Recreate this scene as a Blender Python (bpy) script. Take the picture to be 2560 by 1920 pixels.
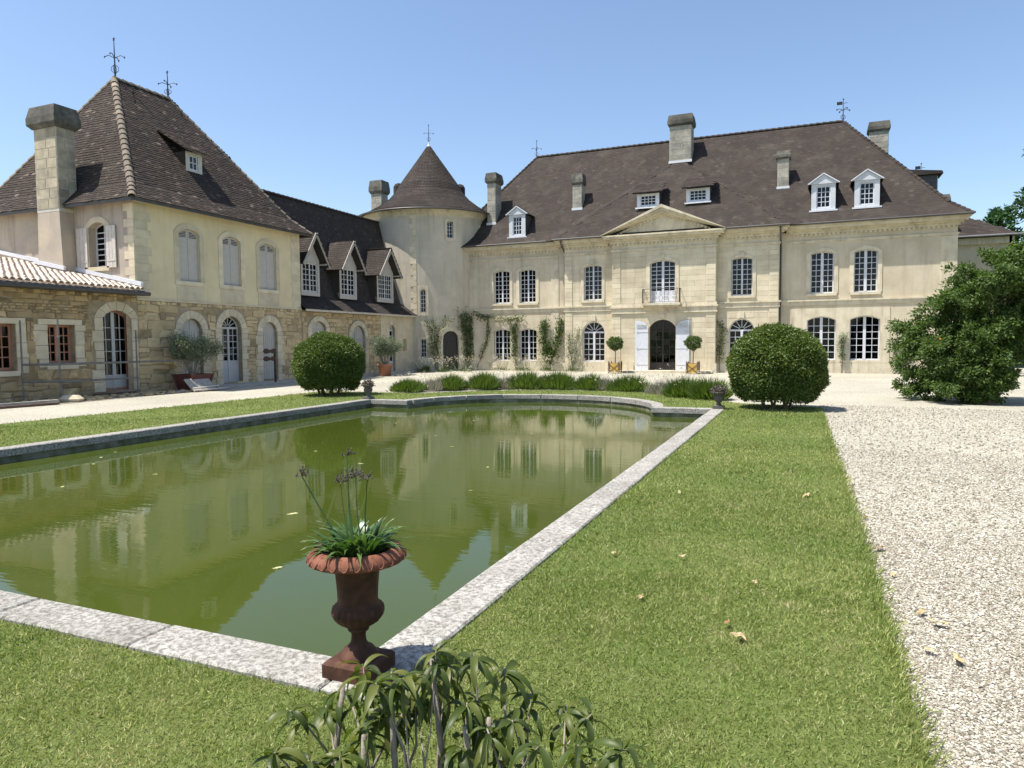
import bpy, math, random
import numpy as np
from mathutils import Vector, Matrix
from mathutils.geometry import tessellate_polygon
random.seed(7); rng = np.random.default_rng(7)
for o in list(bpy.data.objects): bpy.data.objects.remove(o)
SC = bpy.context.scene; COL = SC.collection
R = math.radians; PI = math.pi

# ---------------------------------------------------------------- camera
CAMH = 1.65
def make_camera():
    th, pitch, roll = R(22.8), math.atan((960-857.7)/1755.0), 0.00825
    f = Vector((-math.sin(th)*math.cos(pitch), math.cos(th)*math.cos(pitch), -math.sin(pitch)))
    r0 = Vector((math.cos(th), math.sin(th), 0)); u0 = r0.cross(f)
    r = r0*math.cos(roll) - u0*math.sin(roll); u = r0*math.sin(roll) + u0*math.cos(roll)
    cam = bpy.data.cameras.new('camera'); cam.sensor_width = 36; cam.lens = 1755/2560*36
    cam.clip_start = 0.05; cam.clip_end = 3000
    o = bpy.data.objects.new('camera', cam); COL.objects.link(o)
    o.matrix_world = Matrix(((r.x, u.x, -f.x, 0), (r.y, u.y, -f.y, 0), (r.z, u.z, -f.z, CAMH), (0, 0, 0, 1)))
    SC.camera = o
    return f
CAMF = make_camera()
# ---------------------------------------------------------------- light
TOSUN = Vector((-1.32, -1.0, 3.75)).normalized()
w = bpy.data.worlds.new('World'); SC.world = w; w.use_nodes = True
sky = w.node_tree.nodes.new('ShaderNodeTexSky'); sky.sky_type = 'NISHITA'; sky.sun_disc = False
sky.sun_elevation = math.asin(TOSUN.z); sky.sun_rotation = math.atan2(TOSUN.x, TOSUN.y)
sky.air_density = 1.0; sky.dust_density = 1.0; sky.ozone_density = 2.2; sky.altitude = 50
bg = w.node_tree.nodes['Background']; bg.inputs['Strength'].default_value = 0.125
w.node_tree.links.new(sky.outputs[0], bg.inputs[0])
sl = bpy.data.lights.new('sun', 'SUN'); sl.energy = 5.0; sl.angle = R(0.53); sl.color = (1.0, 0.955, 0.88)
so = bpy.data.objects.new('sun', sl); COL.objects.link(so)
so.rotation_euler = (-TOSUN).to_track_quat('-Z', 'Y').to_euler(); so.location = (-10, -10, 30)
SC.view_settings.view_transform = 'Standard'; SC.view_settings.look = 'None'
SC.view_settings.gamma = 1; SC.view_settings.use_curve_mapping = False
SC.view_settings.exposure = 0.72
SC.render.engine = 'CYCLES'
SC.render.resolution_x = 1024; SC.render.resolution_y = 768

# ---------------------------------------------------------------- materials
class NT:
    def __init__(s, name):
        s.m = bpy.data.materials.new(name); s.m.use_nodes = True
        s.t = s.m.node_tree; s.n = s.t.nodes; s.bsdf = s.n['Principled BSDF']; s.out = s.n['Material Output']
        s.pos = s.n.new('ShaderNodeNewGeometry')
    def link(s, a, b): s.t.links.new(a, b)
    def noise(s, scale, detail=4, vec=None, rough=0.55, dist=0):
        x = s.n.new('ShaderNodeTexNoise'); x.inputs['Scale'].default_value = scale
        x.inputs['Detail'].default_value = detail; x.inputs['Roughness'].default_value = rough
        x.inputs['Distortion'].default_value = dist
        s.link(vec or s.pos.outputs['Position'], x.inputs['Vector']); return x.outputs['Fac']
    def vor(s, scale, feature='F1', vec=None, out='Distance'):
        x = s.n.new('ShaderNodeTexVoronoi'); x.feature = feature; x.inputs['Scale'].default_value = scale
        s.link(vec or s.pos.outputs['Position'], x.inputs['Vector']); return x.outputs[out]
    def scale(s, v):
        x = s.n.new('ShaderNodeMapping'); x.inputs['Scale'].default_value = v
        s.link(s.pos.outputs['Position'], x.inputs['Vector']); return x.outputs[0]
    def ramp(s, fac, stops, interp='LINEAR'):
        x = s.n.new('ShaderNodeValToRGB'); x.color_ramp.interpolation = interp
        e = x.color_ramp.elements
        while len(e) < len(stops): e.new(0.5)
        for el, (p, c) in zip(e, stops):
            el.position = p; el.color = (*c, 1) if len(c) == 3 else c
        s.link(fac, x.inputs[0]); return x.outputs[0]
    def mix(s, fac, a, b, mode='MIX'):
        x = s.n.new('ShaderNodeMixRGB'); x.blend_type = mode
        for i, v in ((0, fac), (1, a), (2, b)):
            if hasattr(v, 'links'): s.link(v, x.inputs[i])
            elif isinstance(v, (int, float)): x.inputs[i].default_value = v
            else: x.inputs[i].default_value = (*v, 1)
        return x.outputs[0]
    def math(s, op, a, b=0.0):
        x = s.n.new('ShaderNodeMath'); x.operation = op
        for i, v in ((0, a), (1, b)):
            if hasattr(v, 'links'): s.link(v, x.inputs[i])
            else: x.inputs[i].default_value = v
        return x.outputs[0]
    def rnd(s):
        o = s.n.new('ShaderNodeObjectInfo')
        return s.math('FRACT', s.math('ADD', o.outputs['Random'], s.pos.outputs['Random Per Island']))
    def bump(s, h, strength=0.3, dist=0.02, prev=None):
        x = s.n.new('ShaderNodeBump'); x.inputs['Strength'].default_value = strength; x.inputs['Distance'].default_value = dist
        s.link(h, x.inputs['Height'])
        if prev: s.link(prev, x.inputs['Normal'])
        return x.outputs[0]
    def fin(s, col=None, rough=0.85, normal=None, spec=0.3, metal=0):
        b = s.bsdf
        if col is not None:
            if hasattr(col, 'links'): s.link(col, b.inputs['Base Color'])
            else: b.inputs['Base Color'].default_value = (*col, 1)
        if hasattr(rough, 'links'): s.link(rough, b.inputs['Roughness'])
        else: b.inputs['Roughness'].default_value = rough
        b.inputs['Specular IOR Level'].default_value = spec; b.inputs['Metallic'].default_value = metal
        if normal: s.link(normal, b.inputs['Normal'])
        return s.m

def stone(name, dark, mid, light, sc=6, patch=None, rnd=0.0, bump=0.35, rough=0.9, bscale=40, pscale=0.6, pamt=(0.42, 0.68), hue=None, streak=0):
    t = NT(name)
    c = t.ramp(t.noise(sc, 6), [(0.3, dark), (0.5, mid), (0.72, light)])
    if patch: c = t.mix(t.ramp(t.noise(pscale, 7, rough=0.65, dist=0.4), [(pamt[0], (0, 0, 0)), (pamt[1], (1, 1, 1))]), c, patch)
    if streak:
        sn = t.noise(1.0, 6, vec=t.scale((2.6, 2.6, .22)), rough=.7)
        c = t.mix(t.ramp(sn, [(.5, (0,)*3), (.72, (streak,)*3)]), c, tuple(x*.45 for x in dark))
    if rnd:
        r = t.rnd()
        v = t.ramp(r, [(0, (1-rnd,)*3), (1, (1+rnd*0.6,)*3)])
        c = t.mix(1.0, c, v, 'MULTIPLY')
        if hue:
            c = t.mix(t.math('MULTIPLY', t.math('FRACT', t.math('MULTIPLY', r, 7.31)), 0.75), c, hue)
    h = t.noise(bscale, 5, rough=0.65)
    return t.fin(c, rough, t.bump(h, bump, 0.01), 0.2)

MAT = {}
MAT['ashlar'] = stone('ashlar', (.54, .465, .33), (.615, .54, .39), (.665, .59, .44), 1.6, (.5, .425, .3), 0.1, 0.25, hue=None, streak=.35, pscale=0.35, pamt=(.52, .75))
MAT['trim'] = stone('trim_stone', (.52, .45, .325), (.61, .54, .4), (.67, .6, .455), 2.5, (.34, .295, .23), 0.05, 0.25, pscale=0.9, pamt=(.55, .8), streak=.6)
MAT['render'] = stone('old_lime_render', (.5, .425, .305), (.58, .505, .37), (.64, .56, .425), 1.1, (.47, .4, .29), 0, 0.3, bscale=25, pscale=0.5, pamt=(.45, .7), streak=.36)
MAT['tower'] = stone('tower_render', (.47, .41, .32), (.53, .47, .37), (.57, .51, .405), 0.9, (.41, .355, .28), 0, 0.3, bscale=18, pscale=0.45, pamt=(.48, .75), streak=.4)
MAT['yellow'] = stone('yellow_lime_wash', (.67, .56, .345), (.71, .6, .385), (.74, .63, .415), 2.0, (.63, .53, .345), 0, 0.12, bscale=60, streak=.22)
MAT['south'] = stone('stained_south_render', (.35, .30, .25), (.46, .39, .3), (.55, .46, .33), 1.3, (.42, .36, .3), 0, 0.3, bscale=20, pscale=.7, streak=.5)
MAT['mortar'] = stone('lime_mortar', (.24, .19, .12), (.34, .27, .18), (.42, .34, .235), 5, None, 0, 0.5, bscale=30)
MAT['rubble'] = stone('rubble_stone', (.37, .275, .15), (.52, .395, .225), (.62, .5, .3), 4.5, (.3, .25, .18), 0.42, 0.6, bscale=22, pscale=2.2, pamt=(.5, .72), hue=(.6, .47, .27))
MAT['rubble_ochre'] = stone('ochre_rubble_stone', (.27, .19, .1), (.43, .31, .165), (.58, .45, .26), 5, (.24, .19, .13), 0.5, 0.7, bscale=22, pscale=2.4, pamt=(.48, .7), hue=(.46, .34, .19))
MAT['quoin'] = stone('quoin_stone', (.56, .475, .33), (.64, .555, .4), (.7, .615, .455), 3, (.48, .41, .29), 0.14, 0.3, pscale=1.2, pamt=(.5, .8))
MAT['chimney'] = stone('chimney_block', (.31, .285, .23), (.39, .36, .295), (.46, .425, .345), 3.5, (.2, .19, .165), 0.14, 0.35, pscale=1.4)
MAT['chimney_tan'] = stone('tan_chimney_block', (.33, .285, .2), (.43, .375, .27), (.52, .455, .335), 3.5, (.25, .225, .175), 0.16, 0.35, pscale=1.4)
MAT['chimcap'] = stone('lichen_dark_stone', (.085, .08, .07), (.15, .14, .12), (.22, .205, .17), 5, (.06, .058, .05), 0.1, 0.5)
MAT['pier'] = stone('dark_pier_stone', (.13, .12, .085), (.2, .18, .13), (.28, .25, .19), 6, (.1, .1, .06), .15, .5)  # dark olive-brown pier stone with darker patches
MAT['joint'] = stone('pale_joint_mortar', (.45, .42, .36), (.53, .5, .43), (.58, .55, .48), 6)

def tile_mat(name, a, b, c, lichen, la=(.6, .72), ls=3.3, lr=.7, lam=.8, fleck=1.6):
    t = NT(name)
    r = t.rnd()
    col = t.ramp(r, [(0, a), (0.45, b), (.93, c), (1, tuple(min(.5, x*fleck) for x in c))])
    col = t.mix(t.ramp(t.noise(1.3, 6, rough=.65), [(.45, (0,)*3), (.72, (.6,)*3)]), col, (b[0]*1.25, b[1]*1.05, b[2]*.98))
    col = t.mix(t.ramp(t.noise(1.0, 5, vec=t.scale((1.2, 1.2, .35)), rough=.6), [(.48, (0,)*3), (.7, (.55,)*3)]), col, tuple(x*.55 for x in b))
    pn = t.noise(0.45, 6, rough=0.6)
    col = t.mix(t.ramp(pn, [(.35, (0, 0, 0)), (.7, (.75,)*3)]), col, tuple(x*0.72 for x in b))
    ln = t.noise(ls, 6, rough=lr)
    col = t.mix(t.ramp(ln, [(la[0], (0, 0, 0)), (la[1], (lam,)*3)]), col, lichen)
    return t.fin(col, .9, t.bump(t.noise(30, 4), .5, .01), .2)
MAT['tile_main'] = tile_mat('aged_brown_tile', (.039, .032, .0275), (.047, .038, .0325), (.056, .044, .037), (.088, .075, .06), (.5, .78), 1.1, .62, .65, 1.7)
MAT['tile_pav'] = tile_mat('old_lichened_tile', (.034, .028, .024), (.052, .041, .034), (.078, .06, .048), (.19, .17, .135), (.6, .74), 3.3, .7, .8, 3.2)
MAT['tile_wing'] = tile_mat('dark_slate_tile', (.04, .034, .031), (.055, .047, .043), (.072, .06, .054), (.1, .095, .085), (.66, .85))
MAT['tile_canal'] = tile_mat('terracotta_canal_tile', (.46, .33, .255), (.57, .46, .375), (.66, .57, .48), (.6, .56, .49), (.44, .6))
MAT['hip_tile'] = tile_mat('hip_tile', (.17, .14, .108), (.22, .185, .145), (.28, .235, .18), (.13, .12, .1), (.52, .75))

def paint(name, c, rough=.45, v=.06, metal=0, bump=.1, spec=.4):
    t = NT(name)
    col = t.ramp(t.noise(5, 5), [(.3, tuple(x*(1-v) for x in c)), (.7, tuple(x*(1+v) for x in c))])
    return t.fin(col, rough, t.bump(t.noise(60, 3), bump, .003), spec, metal)
MAT['white'] = paint('white_paint', (.6, .615, .65))
MAT['greywhite'] = paint('grey_white_paint', (.55, .56, .58))
MAT['shutter'] = paint('grey_beige_shutter_paint', (.47, .44, .40), .6)
MAT['lilac'] = paint('faded_cream_shutter_paint', (.56, .51, .45), .6, .1)
MAT['barge'] = paint('weathered_bargeboard', (.36, .325, .285), .7, .15)
MAT['doorgrey'] = paint('pale_grey_door_paint', (.46, .46, .45))
MAT['salmon'] = paint('salmon_primer_wood', (.4, .19, .12), .6, .12)
MAT['iron'] = paint('wrought_iron', (.03, .03, .035), .5, .2, .3)
MAT['zinc'] = paint('zinc', (.2, .2, .2), .5, .15, .5)
MAT['gutter'] = paint('dark_gutter', (.07, .065, .06), .45, .2)
MAT['lead'] = paint('white_lead_flashing', (.62, .63, .66), .5)
MAT['darkdoor'] = paint('dark_bronze_door', (.018, .014, .012), .35, .2)
MAT['steel'] = paint('dull_galvanised_steel', (.17, .165, .155), .6, .25, .2)
MAT['ochre'] = paint('ochre_planter_paint', (.5, .32, .07), .55, .12)
MAT['brownpaint'] = paint('brown_paint', (.1, .035, .028), .5, .2)
MAT['signbrown'] = paint('dark_brown_sign', (.035, .018, .016), .5, .2)
MAT['terracotta'] = paint('terracotta', (.36, .16, .09), .8, .15)
MAT['concrete'] = stone('concrete_board', (.3, .28, .24), (.38, .355, .31), (.45, .42, .37), 6)
MAT['wood'] = paint('old_timber', (.12, .075, .055), .8, .3)
MAT['soil'] = stone('soil', (.05, .035, .025), (.075, .055, .04), (.1, .075, .055), 12)
MAT['curtain'] = paint('grey_curtain', (.4, .4, .4), .9)
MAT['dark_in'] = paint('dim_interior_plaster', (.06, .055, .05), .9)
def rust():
    t = NT('rusty_cast_iron_shaded')
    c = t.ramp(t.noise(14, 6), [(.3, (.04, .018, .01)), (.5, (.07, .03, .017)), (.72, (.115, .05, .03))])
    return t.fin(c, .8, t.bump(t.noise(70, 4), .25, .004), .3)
MAT['rust'] = rust()  # urn body rust, darkened so its colour carries the shade under the rim
MAT['rust_sunlit'] = stone('sunlit_rust', (.12, .047, .029), (.19, .076, .047), (.25, .11, .072), 14, None, 0, .25, bscale=70)  # paler rust with the sunlight on the urn rim put into its colour
def glass():
    t = NT('old_window_glass')
    tr = t.n.new('ShaderNodeBsdfTransparent'); tr.inputs[0].default_value = (.4, .42, .42, 1)
    gl = t.n.new('ShaderNodeBsdfGlossy'); gl.inputs['Roughness'].default_value = .03; gl.inputs[0].default_value = (.9, .9, .95, 1)
    fr = t.n.new('ShaderNodeFresnel'); fr.inputs[0].default_value = 1.38
    nb = t.bump(t.noise(3.0, 2), .06, .05); t.link(nb, gl.inputs['Normal'])
    mx = t.n.new('ShaderNodeMixShader'); t.link(fr.outputs[0], mx.inputs[0]); t.link(tr.outputs[0], mx.inputs[1]); t.link(gl.outputs[0], mx.inputs[2])
    t.link(mx.outputs[0], t.out.inputs[0]); return t.m
MAT['glass'] = glass()
def leafmat(name, a, b, c, trans=.35, rough=.45, spec=.35):
    t = NT(name)
    col = t.ramp(t.rnd(), [(0, a), (.5, b), (1, c)])
    t.fin(col, rough, None, spec)
    tl = t.n.new('ShaderNodeBsdfTranslucent'); t.link(t.mix(1, col, (1.3, 1.5, .6), 'MULTIPLY'), tl.inputs[0])
    mx = t.n.new('ShaderNodeMixShader'); mx.inputs[0].default_value = trans
    t.link(t.bsdf.outputs[0], mx.inputs[1]); t.link(tl.outputs[0], mx.inputs[2]); t.link(mx.outputs[0], t.out.inputs[0])
    return t.m
MAT['box_leaf'] = leafmat('box_leaf', (.055, .085, .015), (.095, .135, .025), (.145, .185, .045), .25, .4)
MAT['vine_leaf'] = leafmat('vine_leaf', (.035, .07, .012), (.07, .115, .022), (.115, .17, .04), .35, .55)
MAT['tree_leaf'] = leafmat('tree_leaf', (.02, .05, .016), (.03, .075, .02), (.05, .105, .03), .3, .5)
MAT['olive_leaf'] = leafmat('olive_leaf', (.11, .14, .085), (.18, .21, .14), (.27, .3, .21), .2, .5)
MAT['peach_leaf'] = leafmat('peach_leaf', (.04, .06, .012), (.07, .1, .018), (.14, .15, .035), .35, .45, .35)
MAT['aga_leaf'] = leafmat('agapanthus_leaf', (.04, .09, .02), (.065, .125, .03), (.11, .175, .05), .25, .35, .5)
MAT['climb_leaf'] = leafmat('climber_leaf', (.04, .075, .022), (.075, .12, .035), (.14, .17, .055), .3, .5)
MAT['herb_leaf'] = leafmat('green_clump_leaf', (.06, .1, .02), (.1, .15, .03), (.16, .2, .06), .35, .5)
MAT['lav_leaf'] = leafmat('lavender_leaf', (.2, .19, .17), (.31, .28, .26), (.44, .38, .37), .25, .7)
MAT['pale_flower'] = leafmat('pale_pink_flower', (.5, .4, .4), (.65, .55, .52), (.75, .68, .64), .3, .7)
MAT['white_flower'] = leafmat('white_flower', (.75, .75, .68), (.8, .8, .75), (.85, .85, .82), .3, .7)
MAT['orange_flower'] = leafmat('orange_flower', (.55, .12, .02), (.65, .18, .03), (.7, .25, .05), .3, .6)
MAT['dead_leaf'] = leafmat('fallen_leaf', (.3, .17, .07), (.46, .34, .18), (.56, .45, .29), .15, .7)
MAT['pond_leaf'] = leafmat('floating_leaf', (.35, .36, .12), (.48, .48, .2), (.55, .52, .28), .2, .6)
MAT['seed'] = leafmat('dry_seed_head', (.055, .045, .04), (.09, .075, .062), (.16, .135, .11), .2, .8)
MAT['bark'] = stone('bark', (.1, .075, .055), (.17, .135, .1), (.25, .21, .165), 14, None, 0, .6, bscale=35)
MAT['bark_pale'] = stone('pale_bark', (.17, .14, .11), (.25, .215, .175), (.33, .29, .24), 30, None, 0, .4, bscale=60)
def grassmat():
    t = NT('grass_blade')
    r = t.rnd()
    col = t.ramp(r, [(0, (.1, .15, .027)), (.42, (.185, .245, .05)), (.74, (.3, .345, .095)), (.9, (.43, .42, .175)), (1, (.54, .48, .29))])
    pn = t.noise(.9, 5)
    col = t.mix(t.ramp(pn, [(.42, (0, 0, 0)), (.68, (.55,)*3)]), col, (.36, .36, .14))
    col = t.mix(t.ramp(t.noise(3.4, 5, rough=.65), [(.52, (0,)*3), (.7, (.7,)*3)]), col, (.46, .4, .21))
    col = t.mix(t.ramp(t.noise(.35, 3), [(.4, (.45,)*3), (.62, (0,)*3)]), col, (.1, .17, .03))
    t.fin(col, .5, None, .25)
    tl = t.n.new('ShaderNodeBsdfTranslucent'); t.link(t.mix(1, col, (1.2, 1.25, .75), 'MULTIPLY'), tl.inputs[0])
    mx = t.n.new('ShaderNodeMixShader'); mx.inputs[0].default_value = .3
    t.link(t.bsdf.outputs[0], mx.inputs[1]); t.link(tl.outputs[0], mx.inputs[2]); t.link(mx.outputs[0], t.out.inputs[0])
    return t.m
MAT['grass'] = grassmat()
def lawn():
    t = NT('lawn_ground')
    n = t.noise(1.2, 6); n2 = t.noise(55, 4, rough=.7)
    c = t.ramp(n, [(.3, (.13, .175, .04)), (.55, (.17, .215, .055)), (.75, (.23, .25, .09))])
    c = t.mix(t.ramp(n2, [(.35, (.75,)*3), (.7, (0,)*3)]), c, (.08, .1, .03))
    return t.fin(c, .9, t.bump(n2, .8, .03), .15)
MAT['lawn'] = lawn()
def gravel():
    t = NT('pale_gravel')
    v = t.vor(62); vc = t.vor(62, out='Color')
    sep = t.n.new('ShaderNodeSeparateColor'); t.link(vc, sep.inputs[0])
    c = t.ramp(sep.outputs[0], [(0, (.36, .33, .255)), (.3, (.53, .5, .405)), (.65, (.65, .62, .52)), (1, (.78, .76, .675))])
    c = t.mix(t.ramp(v, [(.35, (0,)*3), (.7, (.9,)*3)]), c, (.3, .275, .21))
    big = t.noise(.35, 5)
    c = t.mix(1, c, t.ramp(big, [(.3, (.86, .85, .83)), (.7, (1.08, 1.07, 1.05))]), 'MULTIPLY')
    h = t.math('SUBTRACT', 1.0, v)
    return t.fin(c, .92, t.bump(h, .85, .025), .2)
MAT['gravel'] = gravel()
def pebble():
    t = NT('gravel_pebble')
    c = t.ramp(t.rnd(), [(0, (.13, .112, .082)), (.3, (.26, .23, .175)), (.62, (.4, .365, .295)), (.87, (.58, .55, .48)), (1, (.28, .22, .145))])
    return t.fin(c, .85, t.bump(t.noise(150, 3), .3, .003), .3)
MAT['pebble'] = pebble()
MAT['dirt'] = stone('building_dirt', (.24, .205, .15), (.33, .285, .215), (.42, .37, .29), 4, (.2, .17, .125), 0, .7, bscale=18)
MAT['paving'] = stone('grey_paving', (.34, .32, .28), (.42, .4, .355), (.48, .46, .41), 3)
def coping():
    t = NT('lichened_coping_stone')
    c = t.ramp(t.noise(3, 6), [(.3, (.3, .285, .25)), (.7, (.47, .45, .41))])
    l = t.noise(30, 10, rough=.82, dist=.3)
    c = t.mix(t.ramp(l, [(.45, (0,)*3), (.56, (.9,)*3)]), c, (.13, .118, .1))
    l2 = t.noise(3.1, 6, rough=.7)
    c = t.mix(t.ramp(l2, [(.52, (0,)*3), (.7, (.55,)*3)]), c, (.3, .275, .24))
    c = t.mix(1, c, t.ramp(t.rnd(), [(0, (.88,)*3), (1, (1.06,)*3)]), 'MULTIPLY')
    return t.fin(c, .9, t.bump(t.noise(45, 6, rough=.7), .6, .012), .2)
MAT['coping'] = coping()
MAT['poolwall'] = stone('algae_wall', (.1, .1, .05), (.2, .19, .13), (.33, .31, .24), 5, (.07, .08, .03), 0, .4, pscale=1.5)
def water():
    t = NT('green_pond_water')
    c = t.ramp(t.noise(.25, 3), [(.3, (.042, .058, .0085)), (.7, (.053, .07, .0105))])
    m1 = t.n.new('ShaderNodeMapping'); m1.inputs['Rotation'].default_value = (0, 0, R(22.8)); m1.inputs['Scale'].default_value = (1.1, 5.0, 1)
    t.link(t.pos.outputs['Position'], m1.inputs['Vector'])
    h1 = t.noise(2.1, 3, vec=m1.outputs[0], rough=.5); h2 = t.noise(.7, 2, vec=m1.outputs[0])
    amp = t.ramp(t.noise(.33, 2), [(.35, (.25,)*3), (.65, (1,)*3)])
    h = t.mix(1, t.math('ADD', h1, h2), amp, 'MULTIPLY')
    t.fin(c, .02, t.bump(h, .022, .06), .5); t.bsdf.inputs['IOR'].default_value = 1.33
    return t.m
MAT['water'] = water()
MAT['hills'] = stone('far_grass', (.05, .09, .025), (.08, .13, .035), (.11, .16, .05), .3)

# ---------------------------------------------------------------- helpers
WLOC = {}
def wl(p): return WLOC[p.name] if p else Vector((0, 0, 0))
def tag(o, label=None, cat=None, group=None, kind=None):
    if label: o['label'] = label
    if cat: o['category'] = cat
    if group: o['group'] = group
    if kind: o['kind'] = kind
    return o
def thing(name, label, cat, loc=(0, 0, 0), group=None):
    o = bpy.data.objects.new(name, None); COL.objects.link(o); o.location = loc; o.empty_display_size = .2
    WLOC[o.name] = Vector(loc); return tag(o, label, cat, group)
def linkmesh(name, me, mat, parent, origin):
    if mat and not me.materials: me.materials.append(MAT[mat])
    o = bpy.data.objects.new(name, me); COL.objects.link(o)
    o.location = Vector(origin) - wl(parent)
    if parent: o.parent = parent
    WLOC[o.name] = Vector(origin); return o
class MB:
    def __init__(s): s.v = []; s.f = []
    def add(s, vs, fs):
        n = len(s.v); s.v += [tuple(p) for p in vs]; s.f += [tuple(i+n for i in f) for f in fs]; return s
    def box(s, x0, x1, y0, y1, z0, z1):
        return s.add([(x, y, z) for z in (z0, z1) for y in (y0, y1) for x in (x0, x1)],
                     [(0, 2, 3, 1), (4, 5, 7, 6), (0, 1, 5, 4), (2, 6, 7, 3), (0, 4, 6, 2), (1, 3, 7, 5)])
    def prism(s, poly, ext):
        n = len(poly); P = [Vector(p) for p in poly]; E = Vector(ext)
        return s.add(P+[p+E for p in P], [tuple(range(n))[::-1], tuple(range(n, 2*n))]+[(i, (i+1) % n, n+(i+1) % n, n+i) for i in range(n)])
    def bar(s, a, b, w, h=None, up=(0, 0, 1)):
        h = h or w; a = Vector(a); b = Vector(b); d = (b-a).normalized(); u = Vector(up)
        if abs(d.dot(u)) > .98: u = Vector((0, 1, 0))
        x = d.cross(u).normalized()*w/2; y = x.cross(d).normalized()*h/2
        return s.add([a-x-y, a+x-y, a+x+y, a-x+y, b-x-y, b+x-y, b+x+y, b-x+y],
                     [(0, 3, 2, 1), (4, 5, 6, 7), (0, 1, 5, 4), (1, 2, 6, 5), (2, 3, 7, 6), (3, 0, 4, 7)])
    def tube(s, pts, rad, n=8, cap=True):
        pts = [Vector(p) for p in pts]; m = len(pts)
        rr = rad if hasattr(rad, '__len__') else [rad]*m
        base = len(s.v); prev = None
        for i, p in enumerate(pts):
            d = (pts[min(i+1, m-1)]-pts[max(i-1, 0)]).normalized()
            u = prev if prev is not None else (Vector((0, 0, 1)) if abs(d.z) < .9 else Vector((1, 0, 0)))
            x = d.cross(u).normalized(); y = x.cross(d).normalized(); prev = y
            for k in range(n):
                a = 2*PI*k/n; s.v.append(tuple(p+(x*math.cos(a)+y*math.sin(a))*rr[i]))
        for i in range(m-1):
            for k in range(n):
                k2 = (k+1) % n; s.f.append((base+i*n+k, base+i*n+k2, base+(i+1)*n+k2, base+(i+1)*n+k))
        if cap: s.f.append(tuple(base+k for k in range(n))[::-1]); s.f.append(tuple(base+(m-1)*n+k for k in range(n)))
        return s
    def lathe(s, c, prof, n=24, a0=0, a1=2*PI, closed=True, rfn=None):
        base = len(s.v); m = len(prof); nn = n if closed else n+1
        for (r, z) in prof:
            for k in range(nn):
                a = a0+(a1-a0)*k/n; q = r*(rfn(a, z) if rfn else 1)
                s.v.append((c[0]+q*math.cos(a), c[1]+q*math.sin(a), c[2]+z))
        for i in range(m-1):
            for k in range(n):
                k2 = (k+1) % nn; s.f.append((base+i*nn+k, base+i*nn+k2, base+(i+1)*nn+k2, base+(i+1)*nn+k))
        return s
    def build(s, name, mat, parent=None, smooth=False, origin=None):
        A = np.array(s.v, float)
        og = Vector(origin) if origin else Vector(((A[:, 0].min()+A[:, 0].max())/2, (A[:, 1].min()+A[:, 1].max())/2, A[:, 2].min()))
        A = A - np.array(og)
        me = bpy.data.meshes.new(name); me.from_pydata(A.tolist(), [], s.f); me.update()
        if smooth: me.polygons.foreach_set('use_smooth', [True]*len(me.polygons))
        return linkmesh(name, me, mat, parent, og)

def npmesh(name, V, T, mat, parent=None, smooth=False, kind=None):
    """V (n,3) float, T (m,k) int"""
    V = np.asarray(V, np.float32); T = np.asarray(T, np.int32); k = T.shape[1]
    og = np.array([(V[:, 0].min()+V[:, 0].max())/2, (V[:, 1].min()+V[:, 1].max())/2, V[:, 2].min()], np.float32)
    V = V-og
    me = bpy.data.meshes.new(name); me.vertices.add(len(V)); me.vertices.foreach_set('co', V.ravel())
    me.loops.add(T.size); me.loops.foreach_set('vertex_index', T.ravel())
    me.polygons.add(len(T)); me.polygons.foreach_set('loop_start', np.arange(0, T.size, k, dtype=np.int32))
    try: me.polygons.foreach_set('loop_total', np.full(len(T), k, np.int32))
    except Exception: pass
    me.polygons.foreach_set('use_smooth', np.full(len(T), bool(smooth)))
    me.update(calc_edges=True)
    o = linkmesh(name, me, mat, parent, Vector(og.tolist()))
    if kind: o['kind'] = kind
    return o

# unit piece meshes --------------------------------------------------
def block_mesh(name, bev=.06, jit=0, dome=0, seed=0):
    """unit block: x,z in -.5..+.5, front towards -y from 0 to -1; chamfered front edges"""
    r = random.Random(seed); j = lambda: r.uniform(-jit, jit)
    base = [(-.5+j(), 0, -.5+j()), (.5+j(), 0, -.5+j()), (.5+j(), 0, .5+j()), (-.5+j(), 0, .5+j())]
    def inset(k, y): return [(x*(1-k), y, z*(1-k*1.3)) for (x, _, z) in base]
    V = base+[(x, -.7, z) for (x, _, z) in base]+inset(bev, -1)
    F = []
    for a in (0, 4):
        for i in range(4): F.append((a+i, a+(i+1) % 4, a+4+(i+1) % 4, a+4+i))
    if dome:
        V.append((j()*.5, -1-dome, j()*.5)); F += [(8+i, 8+(i+1) % 4, 12) for i in range(4)]
    else: F.append((8, 9, 10, 11))
    me = bpy.data.meshes.new(name); me.from_pydata(V, [], F); me.update(); return me
def box_mesh(name, jit=0, seed=0):
    r = random.Random(seed); j = lambda: r.uniform(-jit, jit)
    V = [(x+j(), y+j(), z+j()) for z in (-.5, .5) for y in (-.5, .5) for x in (-.5, .5)]
    F = [(0, 2, 3, 1), (4, 5, 7, 6), (0, 1, 5, 4), (2, 6, 7, 3), (0, 4, 6, 2), (1, 3, 7, 5)]
    me = bpy.data.meshes.new(name); me.from_pydata(V, [], F); me.update(); return me

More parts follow.
